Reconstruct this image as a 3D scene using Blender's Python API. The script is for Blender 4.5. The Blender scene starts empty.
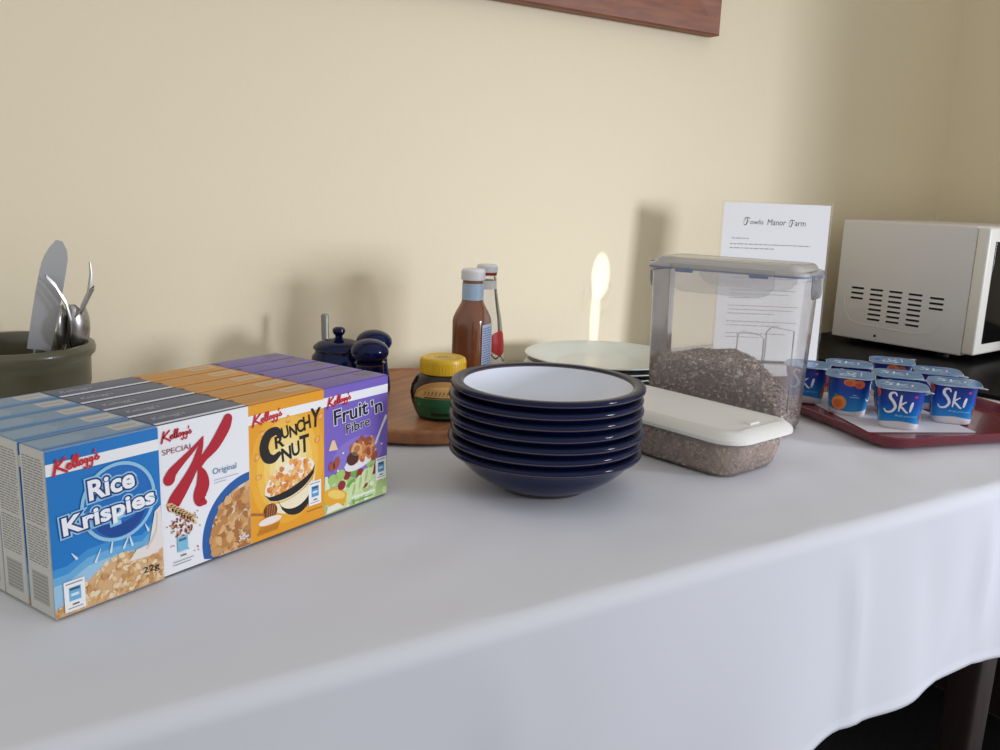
import bpy, bmesh, math, random
from mathutils import Vector, Matrix
R = math.radians
sc = bpy.context.scene
COL = sc.collection
Z0 = 0.75                       # height of the table top
def lin(c):
    c = c/255.0
    return c/12.92 if c <= .04045 else ((c+.055)/1.055)**2.4
def rgb(*c): return tuple(lin(v) for v in c)+(1.0,)

# ------------------------------------------------------------------ camera
cd = bpy.data.cameras.new('camera'); cam = bpy.data.objects.new('camera', cd); COL.objects.link(cam)
pi_, ro_, ya_, F_, H_ = .2068, .0363, -.5774, 886.97, .2477
fw = Vector((-math.sin(ya_)*math.cos(pi_), math.cos(ya_)*math.cos(pi_), -math.sin(pi_)))
r0 = Vector((math.cos(ya_), math.sin(ya_), 0)); u0 = r0.cross(fw)
rr = r0*math.cos(ro_)+u0*math.sin(ro_); uu = -r0*math.sin(ro_)+u0*math.cos(ro_)
m = Matrix.Identity(4)
for i in range(3): m[i][0] = rr[i]; m[i][1] = uu[i]; m[i][2] = -fw[i]
m[0][3], m[1][3], m[2][3] = 0, 0, Z0+H_
cam.matrix_world = m
cd.sensor_width = 36; cd.lens = F_*36/1000; cd.clip_start = .02; cd.clip_end = 50
sc.camera = cam
# ------------------------------------------------------------------ world and lights
w = bpy.data.worlds.new('world'); sc.world = w; w.use_nodes = True
bg = w.node_tree.nodes['Background']; bg.inputs[0].default_value = (.985, .993, 1.0, 1); bg.inputs[1].default_value = .655
def area(name, loc, target, sx, sy, power, col, spread=180):
    d = bpy.data.lights.new(name, 'AREA'); d.shape = 'RECTANGLE'; d.size = sx; d.size_y = sy
    d.energy = power; d.color = col; d.spread = R(spread)
    o = bpy.data.objects.new(name, d); COL.objects.link(o); o.location = loc
    o.rotation_euler = (Vector(target)-Vector(loc)).to_track_quat('-Z', 'Y').to_euler()
    return o
area('window_light', (2.95, -2.15, Z0+.50), (.70, 1.07, Z0-.02), .60,   .62, 4.3, (.82, .865, 1.0), 34)
def spot(name, loc, target, angle, power, blend, sx):
    d = bpy.data.lights.new(name, 'SPOT'); d.energy = power; d.spot_size = R(angle); d.spot_blend = blend; d.shadow_soft_size = .002
    d.color = (1, .97, .88)
    o = bpy.data.objects.new(name, d); COL.objects.link(o); o.location = loc
    o.rotation_euler = (Vector(target)-Vector(loc)).to_track_quat('-Z', 'Y').to_euler(); o.scale = (sx, 1, 1)
spot('streak_oval_spot', (1.40, -1.3, Z0+.62), (.876, 1.07, Z0+.122), 1.75, 220, .45, .50)  # added spot for the bright oval on the back wall, real source unknown
spot('streak_column_spot', (1.40, -1.3, Z0+.62), (.869, 1.07, Z0+.055), 3.0, 190, .5, .15)  # second added spot, draws the narrow bright column below the oval
sc.view_settings.view_transform = 'Standard'; sc.view_settings.look = 'None'
sc.view_settings.exposure = 0.0; sc.view_settings.gamma = 1; sc.view_settings.use_curve_mapping = False

# ------------------------------------------------------------------ materials
MATS = {}
def mat(name, col, rough=.5, metal=0., spec=.5, coat=0., trans=0., alpha=None, bump=None, col2=None, nscale=20, stretch=(1, 1, 1), sss=0, sheen=0, ior=1.45):
    if name in MATS: return MATS[name]
    m = bpy.data.materials.new(name); m.use_nodes = True; MATS[name] = m
    nt = m.node_tree; b = nt.nodes['Principled BSDF']
    b.inputs['Base Color'].default_value = rgb(*col); b.inputs['Roughness'].default_value = rough
    b.inputs['Metallic'].default_value = metal; b.inputs['Specular IOR Level'].default_value = spec
    b.inputs['Coat Weight'].default_value = coat; b.inputs['Coat Roughness'].default_value = .05
    b.inputs['Transmission Weight'].default_value = trans; b.inputs['IOR'].default_value = ior
    b.inputs['Sheen Weight'].default_value = sheen
    if alpha is not None: b.inputs['Alpha'].default_value = alpha
    if col2 or bump:
        tc = nt.nodes.new('ShaderNodeTexCoord'); mp = nt.nodes.new('ShaderNodeMapping'); mp.inputs['Scale'].default_value = stretch
        nt.links.new(tc.outputs['Object'], mp.inputs[0])
        n = nt.nodes.new('ShaderNodeTexNoise'); n.inputs['Scale'].default_value = nscale; n.inputs['Detail'].default_value = 6
        nt.links.new(mp.outputs[0], n.inputs['Vector'])
        if col2:
            cr = nt.nodes.new('ShaderNodeValToRGB'); cr.color_ramp.elements[0].position = .35; cr.color_ramp.elements[1].position = .65
            cr.color_ramp.elements[0].color = rgb(*col); cr.color_ramp.elements[1].color = rgb(*col2)
            nt.links.new(n.outputs['Fac'], cr.inputs[0]); nt.links.new(cr.outputs[0], b.inputs['Base Color'])
        if bump:
            bp = nt.nodes.new('ShaderNodeBump'); bp.inputs['Strength'].default_value = bump[0]; bp.inputs['Distance'].default_value = bump[1]
            nt.links.new(n.outputs['Fac'], bp.inputs['Height']); nt.links.new(bp.outputs[0], b.inputs['Normal'])
    return m
def plastic_film(name, tint, opac, rough=.12, gloss=.1):
    """thin see-through plastic: part transparent, part milky surface"""
    m = bpy.data.materials.new(name); m.use_nodes = True; MATS[name] = m
    nt = m.node_tree; nt.nodes.remove(nt.nodes['Principled BSDF']); out = nt.nodes['Material Output']
    t = nt.nodes.new('ShaderNodeBsdfTransparent'); t.inputs[0].default_value = (1, 1, 1, 1)
    p = nt.nodes.new('ShaderNodeBsdfPrincipled'); p.inputs['Base Color'].default_value = rgb(*tint); p.inputs['Roughness'].default_value = rough
    tl = nt.nodes.new('ShaderNodeBsdfTranslucent'); tl.inputs[0].default_value = rgb(*tint)
    m0 = nt.nodes.new('ShaderNodeMixShader'); m0.inputs[0].default_value = .4
    nt.links.new(p.outputs[0], m0.inputs[1]); nt.links.new(tl.outputs[0], m0.inputs[2])
    m1 = nt.nodes.new('ShaderNodeMixShader'); m1.inputs[0].default_value = opac
    nt.links.new(t.outputs[0], m1.inputs[1]); nt.links.new(m0.outputs[0], m1.inputs[2])
    g = nt.nodes.new('ShaderNodeBsdfGlossy'); g.inputs['Roughness'].default_value = rough
    fr = nt.nodes.new('ShaderNodeFresnel'); fr.inputs[0].default_value = 1.4
    m2 = nt.nodes.new('ShaderNodeMixShader'); nt.links.new(fr.outputs[0], m2.inputs[0])
    nt.links.new(m1.outputs[0], m2.inputs[1]); nt.links.new(g.outputs[0], m2.inputs[2]); nt.links.new(m2.outputs[0], out.inputs[0])
    return m
def zgrad(name, stops, rough=.4, z0=0, z1=.05):
    """printed colour bands running up an object (object-space height)"""
    m = bpy.data.materials.new(name); m.use_nodes = True; MATS[name] = m
    nt = m.node_tree; b = nt.nodes['Principled BSDF']; b.inputs['Roughness'].default_value = rough
    tc = nt.nodes.new('ShaderNodeTexCoord'); s = nt.nodes.new('ShaderNodeSeparateXYZ'); mr = nt.nodes.new('ShaderNodeMapRange')
    mr.inputs[1].default_value = z0; mr.inputs[2].default_value = z1; cr = nt.nodes.new('ShaderNodeValToRGB')
    nt.links.new(tc.outputs['Object'], s.inputs[0]); nt.links.new(s.outputs[2], mr.inputs[0]); nt.links.new(mr.outputs[0], cr.inputs[0])
    e = cr.color_ramp.elements
    while len(e) < len(stops): e.new(.5)
    for k, (p, c) in enumerate(stops): e[k].position = p; e[k].color = rgb(*c)
    nt.links.new(cr.outputs[0], b.inputs['Base Color'])
    return m
def ink(r, g, b): return mat('ink_%d_%d_%d' % (r, g, b), (r, g, b), .42)

# ------------------------------------------------------------------ mesh builder
class MB:
    def __init__(s): s.v = []; s.f = []; s.m = []; s.sm = []; s.mats = []
    def mi(s, m):
        if m not in s.mats: s.mats.append(m)
        return s.mats.index(m)
    def add(s, vs, fs, m, smooth=False, M=None):
        k = len(s.v); i = s.mi(m)
        for v in vs: s.v.append(tuple(M @ Vector(v)) if M else tuple(v))
        for f in fs: s.f.append(tuple(a+k for a in f)); s.m.append(i); s.sm.append(smooth)
    def box(s, x0, x1, y0, y1, z0, z1, m, M=None, bev=0):
        if bev:
            bm = bmesh.new(); bmesh.ops.create_cube(bm, size=1)
            for v in bm.verts: v.co = ((x0+x1)/2+v.co.x*(x1-x0), (y0+y1)/2+v.co.y*(y1-y0), (z0+z1)/2+v.co.z*(z1-z0))
            bmesh.ops.bevel(bm, geom=bm.edges[:], offset=bev, segments=3, profile=.5, affect='EDGES')
            bm.verts.index_update()
            s.add([v.co[:] for v in bm.verts], [[v.index for v in f.verts] for f in bm.faces], m, True, M); bm.free(); return
        vs = [(x, y, z) for z in (z0, z1) for y in (y0, y1) for x in (x0, x1)]
        s.add(vs, [(0, 2, 3, 1), (4, 5, 7, 6), (0, 1, 5, 4), (2, 6, 7, 3), (0, 4, 6, 2), (1, 3, 7, 5)], m, False, M)
    def lathe(s, prof, n, M=None, cap=True):
        """prof: list of (r,z,mat) ; mat of segment = mat of its start point"""
        k = len(s.v)
        for (r, z, _) in prof:
            for i in range(n):
                a = 2*math.pi*i/n; p = Vector((r*math.cos(a), r*math.sin(a), z)); s.v.append(tuple(M @ p) if M else tuple(p))
        for j in range(len(prof)-1):
            mi = s.mi(prof[j][2])
            for i in range(n):
                a, b = k+j*n+i, k+j*n+(i+1) % n
                s.f.append((a, b, b+n, a+n)); s.m.append(mi); s.sm.append(True)
        if cap:
            for j in (0, len(prof)-1):
                if prof[j][0] > 1e-5:
                    s.f.append(tuple(k+j*n+i for i in (range(n-1, -1, -1) if j == 0 else range(n)))); s.m.append(s.mi(prof[max(j-1, 0)][2])); s.sm.append(False)
    def loft(s, secs, m, nq=6, M=None, cap=(True, True), mats=None):
        """secs: list of (w,d,r,z[,cx,cy]) rounded rectangles"""
        k = len(s.v); n = 4*(nq+1)
        for sec in secs:
            W, D, r, z = sec[:4]; cx, cy = sec[4:6] if len(sec) > 4 else (0, 0)
            for q, (sx, sy) in enumerate(((1, 1), (-1, 1), (-1, -1), (1, -1))):
                for t in range(nq+1):
                    a = math.pi/2*(q+t/nq); p = Vector((cx+sx*(W/2-r)+r*math.cos(a), cy+sy*(D/2-r)+r*math.sin(a), z))
                    s.v.append(tuple(M @ p) if M else tuple(p))
        for j in range(len(secs)-1):
            mi = s.mi(mats[j] if mats else m)
            for i in range(n):
                a, b = k+j*n+i, k+j*n+(i+1) % n
                s.f.append((a, b, b+n, a+n)); s.m.append(mi); s.sm.append(True)
        for e, j in ((0, 0), (1, len(secs)-1)):
            if cap[e]:
                s.f.append(tuple(k+j*n+i for i in (range(n-1, -1, -1) if j == 0 else range(n)))); s.m.append(s.mi((mats[0] if e == 0 else mats[-1]) if mats else m)); s.sm.append(False)
    def tube(s, pts, rad, m, n=8, flat=1.0, M=None):
        pts = [Vector(p) for p in pts]; rads = rad if isinstance(rad, (list, tuple)) else [rad]*len(pts); k = len(s.v)
        up = Vector((0, 0, 1))
        for j, p in enumerate(pts):
            t = (pts[min(j+1, len(pts)-1)]-pts[max(j-1, 0)]).normalized()
            a = t.cross(up); a = a.normalized() if a.length > 1e-3 else Vector((1, 0, 0)); b = t.cross(a)
            for i in range(n):
                g = 2*math.pi*i/n; q = p+a*math.cos(g)*rads[j]+b*math.sin(g)*rads[j]*flat
                s.v.append(tuple(M @ q) if M else tuple(q))
        mi = s.mi(m)
        for j in range(len(pts)-1):
            for i in range(n):
                a, b = k+j*n+i, k+j*n+(i+1) % n
                s.f.append((a, b, b+n, a+n)); s.m.append(mi); s.sm.append(True)
        for j in (0, len(pts)-1):
            s.f.append(tuple(k+j*n+i for i in range(n))); s.m.append(mi); s.sm.append(False)
    def build(s, name, parent=None, loc=None, rz=None, autosmooth=35, recalc=True):
        me = bpy.data.meshes.new(name); me.from_pydata(s.v, [], s.f)
        for x in s.mats: me.materials.append(x)
        me.polygons.foreach_set('material_index', s.m); me.polygons.foreach_set('use_smooth', s.sm); me.update()
        if recalc:
            bm = bmesh.new(); bm.from_mesh(me); bmesh.ops.recalc_face_normals(bm, faces=bm.faces[:]); bm.to_mesh(me); bm.free()
        if autosmooth: me.set_sharp_from_angle(angle=R(autosmooth))
        o = bpy.data.objects.new(name, me); COL.objects.link(o)
        if parent: o.parent = parent
        if loc is not None: o.location = loc
        if rz is not None: o.rotation_euler = (0, 0, rz)
        return o
def tag(o, label, cat=None, group=None):
    o['label'] = label
    if cat: o['category'] = cat
    if group: o['group'] = group
    return o
def empty(name, loc, rz=0, rot=None):
    o = bpy.data.objects.new(name, None); COL.objects.link(o); o.location = loc; o.rotation_euler = rot if rot else (0, 0, rz); o.empty_display_size = .02
    return o
def struct(o): o['kind'] = 'structure'; return o
def copy_tree(o, parent=None):
    c = o.copy(); COL.objects.link(c)
    if parent: c.parent = parent
    for ch in list(o.children): copy_tree(ch, c)
    return c

# ------------------------------------------------------------------ printed artwork: (u,v) in metres on a surface
_tc = {}
def text_geo(t, bold=0., shear=0., res=3):
    key = (t, bold, shear, res)
    if key in _tc: return _tc[key]
    cu = bpy.data.curves.new('t', 'FONT'); cu.body = t; cu.size = 1; cu.offset = bold; cu.shear = shear; cu.resolution_u = res; cu.fill_mode = 'BOTH'
    o = bpy.data.objects.new('t', cu); me = bpy.data.meshes.new_from_object(o)
    vs = [(v.co.x, v.co.y) for v in me.vertices]; fs = [tuple(p.vertices) for p in me.polygons]
    bpy.data.objects.remove(o); bpy.data.curves.remove(cu); bpy.data.meshes.remove(me)
    _tc[key] = (vs, fs); return vs, fs
class Art:
    def __init__(s, mb, fn, step=.000012): s.mb = mb; s.fn = fn; s.l = 1; s.step = step
    def p(s, pts, faces, m): s.mb.add([s.fn(u, v, s.l*s.step) for u, v in pts], faces, m)
    def up(s, n=1): s.l += n
    def poly(s, pts, m): s.p(pts, [tuple(range(len(pts)))], m)
    def rect(s, u0, v0, u1, v1, m, n=1):
        for k in range(n):
            a, b = u0+(u1-u0)*k/n, u0+(u1-u0)*(k+1)/n
            s.poly([(a, v0), (b, v0), (b, v1), (a, v1)], m)
    def ell(s, cu, cv, a, b, m, rot=0, n=20, t0=0, t1=2*math.pi):
        c, d = math.cos(rot), math.sin(rot); P = []
        for i in range(n):
            t = t0+(t1-t0)*i/(n if abs(t1-t0) > 6.2 else n-1); x, y = a*math.cos(t), b*math.sin(t); P.append((cu+x*c-y*d, cv+x*d+y*c))
        s.poly(P, m)
    def blob(s, cu, cv, a, b, m, rnd, clip=None, n=7):
        rot = rnd.uniform(0, 6.28); P = []
        for i in range(n):
            t = 6.283*i/n; q = rnd.uniform(.75, 1.15); x, y = a*q*math.cos(t), b*q*math.sin(t)
            P.append((cu+x*math.cos(rot)-y*math.sin(rot), cv+x*math.sin(rot)+y*math.cos(rot)))
        if clip: P = [(min(max(u, clip[0]), clip[2]), min(max(v, clip[1]), clip[3])) for u, v in P]
        s.poly(P, m)
    def stroke(s, pts, m, w=None, smooth=6):
        """pts: (u,v,width) smoothed through Catmull-Rom"""
        if w is not None: pts = [(p[0], p[1], w) for p in pts]
        Q = []
        for i in range(len(pts)-1):
            p0, p1, p2, p3 = pts[max(i-1, 0)], pts[i], pts[i+1], pts[min(i+2, len(pts)-1)]
            for k in range(smooth):
                t = k/smooth
                Q.append(tuple(.5*((2*p1[c])+(-p0[c]+p2[c])*t+(2*p0[c]-5*p1[c]+4*p2[c]-p3[c])*t*t+(-p0[c]+3*p1[c]-3*p2[c]+p3[c])*t**3) for c in range(3)))
        Q.append(pts[-1]); P = []
        def cap(q, o):
            dx, dy = q[0]-o[0], q[1]-o[1]; L = math.hypot(dx, dy) or 1; r_ = q[2]/2
            return [(q[0]+dx/L*r_*math.sin(t), q[1]+dy/L*r_*math.sin(t), q[2]*math.cos(t)) for t in (.4, .8, 1.15, 1.45)]
        Q = cap(Q[0], Q[1])[::-1]+Q+cap(Q[-1], Q[-2])
        for j, q in enumerate(Q):
            a, b = Q[max(j-1, 0)], Q[min(j+1, len(Q)-1)]; dx, dy = b[0]-a[0], b[1]-a[1]; L = math.hypot(dx, dy) or 1
            nx, ny = -dy/L*q[2]/2, dx/L*q[2]/2; P += [(q[0]+nx, q[1]+ny), (q[0]-nx, q[1]-ny)]
        s.p(P, [(2*j, 2*j+1, 2*j+3, 2*j+2) for j in range(len(Q)-1)], m)
    def text(s, t, u0, v0, W, Hh, m, rot=0, bold=0., shear=0., res=3, ref=None):
        """fit text into W x Hh, lower-left corner at u0,v0; ref = bold value whose bounds fix the scale"""
        vs, fs = text_geo(t, bold, shear, res); rv, _ = text_geo(t, 0. if ref is None else ref, shear, res)
        x0 = min(v[0] for v in rv); x1 = max(v[0] for v in rv); y0 = min(v[1] for v in rv); y1 = max(v[1] for v in rv)
        c, d = math.cos(rot), math.sin(rot)
        P = []
        for x, y in vs:
            a, b = (x-x0)/(x1-x0)*W, (y-y0)/(y1-y0)*Hh; P.append((u0+a*c-b*d, v0+a*d+b*c))
        s.p(P, fs, m)

# ------------------------------------------------------------------ room
wallm = mat('cream_paint', (230, 217, 187), .75, spec=.25, bump=(.25, .0012), nscale=90)
YW, XR, YR = 1.07, 1.747, .26      # back wall, right wall and the y where the right wall ends (unseen end, set so the wall shades the back wall's right part)
def slab(name, *a, m=None): b = MB(); b.box(*a, m); return struct(b.build(name))
slab('wall_back', -1.6, XR+.12, YW, YW+.12, -.02, 2.4, m=wallm)
slab('wall_right', XR, XR+.12, YR, YW, -.02, 2.4, m=wallm)
flm = mat('dark_carpet', (38, 36, 38), .95, col2=(30, 29, 32), nscale=60, bump=(.4, .003))
slab('floor', -1.6, XR+.12, -2.6, YW+.12, -.06, 0, m=flm)
bs = MB(); wp = mat('white_skirting', (214, 208, 196), .4)
bs.box(-1.6, XR, YW-.018, YW, 0, .12, wp); bs.box(-1.6, XR, YW-.012, YW, .12, .135, wp); struct(bs.build('baseboard_back'))
bs = MB(); bs.box(XR-.018, XR, YR, YW-.018, 0, .12, wp); bs.box(XR-.012, XR, YR, YW-.018, .12, .135, wp); struct(bs.build('baseboard_right'))

# ------------------------------------------------------------------ picture frame
redwood = mat('red_wood', (142, 86, 56), .5, col2=(120, 70, 46), nscale=6, stretch=(3, 20, 20))
fr = empty('picture_frame', (.650, YW-.011, Z0+.4925)); tag(fr, 'reddish-brown wooden frame hung on the cream wall, its lower right corner in view', 'picture frame')
def frame_bar(pts, name):
    """mitred moulding between outer corner pairs, stepped profile"""
    (ax, az), (bx, bz), (cx, cz), (dx, dz) = pts          # outer a-b, inner c-d
    b = MB(); prof = [(0, .010), (0, -.009), (.03, -.011), (.85, -.011), (.95, -.008), (1, -.002), (1, .010)]
    vs = []
    for t, y in prof: vs += [(ax+(cx-ax)*t, y, az+(cz-az)*t), (bx+(dx-bx)*t, y, bz+(dz-bz)*t)]
    b.add(vs, [(2*i, 2*i+1, 2*i+3, 2*i+2) for i in range(6)]+[(0, 1, 13, 12)], redwood); return b.build(name, fr)
fx0, fx1, fz0, fz1, fb = -.42, .418, 0, .50, .072
frame_bar([(fx0, fz0), (fx1, fz0), (fx0+fb, fz0+fb), (fx1-fb, fz0+fb)], 'frame_bar')
frame_bar([(fx1, fz0), (fx1, fz1), (fx1-fb, fz0+fb), (fx1-fb, fz1-fb)], 'frame_bar')
frame_bar([(fx1, fz1), (fx0, fz1), (fx1-fb, fz1-fb), (fx0+fb, fz1-fb)], 'frame_bar')
frame_bar([(fx0, fz1), (fx0, fz0), (fx0+fb, fz1-fb), (fx0+fb, fz0+fb)], 'frame_bar')
b = MB(); b.box(fx0+fb-.004, fx1-fb+.004, .002, .008, fz0+fb-.004, fz1-fb+.004, mat('pin_board', (176, 140, 100), .8, col2=(160, 124, 86), nscale=120)); b.build('backing_board', fr)

# ------------------------------------------------------------------ table
dkwood = mat('dark_wood', (48, 34, 30), .5, col2=(36, 26, 23), nscale=8, stretch=(12, 12, 2))
TX0, TX1, TY0, TY1 = -.55, 1.71, .398, 1.063
tb = empty('buffet_table', (.6, .76, 0)); tag(tb, 'dark wooden buffet table under the white tablecloth', 'table')
b = MB(); b.box(TX0-.6, TX1-.6, TY0+.022-.76, TY1-.76, Z0-.034, Z0-.006, dkwood, bev=.003); b.build('tabletop', tb)
b = MB()
b.box(TX0-.55, TX1-.65, -.31, -.29, Z0-.11, Z0-.03, dkwood); b.box(TX0-.55, TX1-.65, .29, .31, Z0-.11, Z0-.03, dkwood); b.build('apron', tb)
b = MB(); b.box(TX0-.55, TX1-.65, .262, .274, .04, Z0-.11, dkwood); b.build('added_back_panel', tb)  # added panel, keeps the space under the table dark
b = MB(); b.box(TX1-.650, TX1-.638, -.262, .262, .04, Z0-.034, dkwood); b.build('added_side_panel', tb)  # added at the right end to hide the lit wall below the table
for lx, ly in ((-1.08, -.29), (.375, -.28), (1.13, -.29), (-1.08, .29), (.375, .29), (1.13, .29)):
    b = MB(); b.loft([(.030, .030, .004, 0, lx, ly), (.040, .040, .005, Z0-.14, lx, ly), (.040, .040, .005, Z0-.034, lx, ly)], dkwood, 3); b.build('leg', tb)
# tablecloth: one sheet, top + rounded edge + hanging front
rnd = random.Random(4)
from mathutils import noise
def cloth():
    b = MB(); m = mat('white_cloth', (222, 223, 229), .85, spec=.2, sheen=.05, bump=(.06, .0006), nscale=700)
    NX = 230; xs = [TX0-.02+(TX1+.03-TX0)*i/NX for i in range(NX+1)]
    prof = []
    yb = TY1-.002; NT = 90
    for i in range(12, 0, -1): prof.append(('b', i/12))  # rear drop, added to darken the space under the table
    for i in range(NT+1): prof.append(('t', yb+(TY0+.012-yb)*(i/NT)))
    for i in range(1, 9): prof.append(('r', i/8))
    for i in range(1, 46): prof.append(('d', i/45))
    k = []
    for x in xs:
        hem = .178+.004*math.sin(x*7+.6)+.002*math.sin(x*17.3+2)
        for kind, t in prof:
            n1 = noise.noise(Vector((x*3.1, 7.2, 0)))
            if kind == 'b': y = yb+.001; z = -.0012-.55*t+.004*math.sin(x*9)*t
            elif kind == 't':
                y = t; z = 0
                e = min(1, max(0, (y-TY0-.012)/.15))
                n = noise.noise(Vector((x*5+y*3, y*16-x*5, 1)))
                z = -.0016+.0018*n*e+.0008*noise.noise(Vector((x*22, y*22, 5)))
                z = min(z, -.0001)
            elif kind == 'r':
                a = t*math.pi/2; y = TY0+.012-.013*math.sin(a); z = -.0016-.0126*(1-math.cos(a))
            else:
                s = t; z = -.0142-(hem-.0142)*s
                fold = .010*math.sin(x*15+1.1*math.sin(x*5))*s+.007*math.sin(x*33+2+2*s)*s**1.5+.010*n1*s
                # two sharper puckers under the edge
                for px, wd, am in ((.60, .012, .007), (.80, .014, .006), (.27, .02, .004), (.71, .02, -.004), (.92, .02, .006)):
                    fold += am*math.exp(-((x-px-.01*s)/wd)**2)*math.sin(min(1, s*2.2)*math.pi/2)*(1-.5*s)
                y = TY0-.001-.010*s-fold*.9
                y = min(y, TY0-.0005)
                if s > .97: y -= .0012
            b.v.append((x, y, z+Z0))
    n = len(prof); mi = b.mi(m)
    for i in range(NX):
        for j in range(n-1):
            a = i*n+j; b.f.append((a, a+1, a+n+1, a+n)); b.m.append(mi); b.sm.append(True)
    o = b.build('tablecloth', autosmooth=0, recalc=False)
    sd = o.modifiers.new('thickness', 'SOLIDIFY'); sd.thickness = .0016; sd.offset = -1 if False else 1
    return tag(o, 'white linen tablecloth draped over the buffet table, hanging down in front', 'tablecloth')
tc_o = cloth()
for md in tc_o.modifiers: md.offset = -1
me = tc_o.data
if me.polygons[0].normal.z < 0: me.flip_normals()

# ------------------------------------------------------------------ cereal boxes
BW, BH, BD = .07, .0986, .02636
FLAKES = [ink(214, 160, 96), ink(196, 138, 76), ink(228, 182, 124), ink(176, 116, 62), ink(238, 204, 152)]
def script(a, u, v, W, Hh, m, rot=0):
    """the red brand script, drawn as strokes; box W x Hh"""
    P = lambda pts, wd: a.stroke([(u+(x*math.cos(rot)-y*Hh/W*math.sin(rot))*W, v+(x*math.sin(rot)+y*Hh/W*math.cos(rot))*W) for x, y in pts], m, w=wd*Hh*1.3, smooth=4)
    P([(.09, .95), (.05, .55), (.0, .02)], .15)                                    # K
    P([(.26, .98), (.12, .62), (.06, .5), (.14, .35), (.27, .05)], .13)
    P([(.27, .32), (.35, .42), (.34, .55), (.29, .45), (.29, .25), (.34, .18), (.39, .3)], .10)    # e
    P([(.39, .3), (.46, .8), (.45, .98), (.41, .7), (.42, .25), (.46, .2)], .10)   # l
    P([(.46, .2), (.53, .8), (.53, .98), (.48, .7), (.49, .3), (.53, .22)], .10)   # l
    P([(.60, .55), (.55, .45), (.55, .28), (.60, .25), (.62, .4), (.60, .55)], .10)    # o
    P([(.71, .52), (.66, .5), (.65, .32), (.70, .3), (.72, .52), (.70, .05), (.66, -.12), (.63, .0)], .09)  # g
    P([(.82, .52), (.77, .5), (.76, .32), (.81, .3), (.83, .52), (.81, .05), (.77, -.12), (.74, .0)], .09)  # g
    P([(.89, .98), (.87, .8)], .09)
    P([(.87, .35), (.93, .66), (.92, .5), (.97, .42), (.93, .28), (.88, .32)], .09)    # s
def flake_patch(a, fn_in, n, smin, smax, rnd, bb, mats=FLAKES, clip=None):
    for _ in range(n):
        for _t in range(20):
            u, v = rnd.uniform(bb[0], bb[2]), rnd.uniform(bb[1], bb[3])
            if fn_in(u, v): break
        else: continue
        s = rnd.uniform(smin, smax); a.up(.2)
        a.blob(u, v, s, s*rnd.uniform(.55, .9), rnd.choice(mats), rnd, clip)
def gda_label(a, u, v, m_blue):
    a.up(); a.rect(u, v, u+.0125, v+.0185, ink(250, 250, 248)); a.up()
    a.rect(u+.0028, v+.0062, u+.0100, v+.0145, m_blue); a.up()
    a.rect(u+.0034, v+.0125, u+.0094, v+.0140, ink(60, 90, 110)); a.rect(u+.004, v+.0090, u+.0088, v+.0106, ink(230, 240, 250))
    a.rect(u+.0046, v+.0034, u+.0086, v+.0044, ink(90, 90, 90)); a.rect(u+.0018, v+.0016, u+.0108, v+.0022, ink(150, 150, 150))
    a.rect(u+.0012, v+.0164, u+.0112, v+.0172, ink(150, 150, 150))
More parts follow.
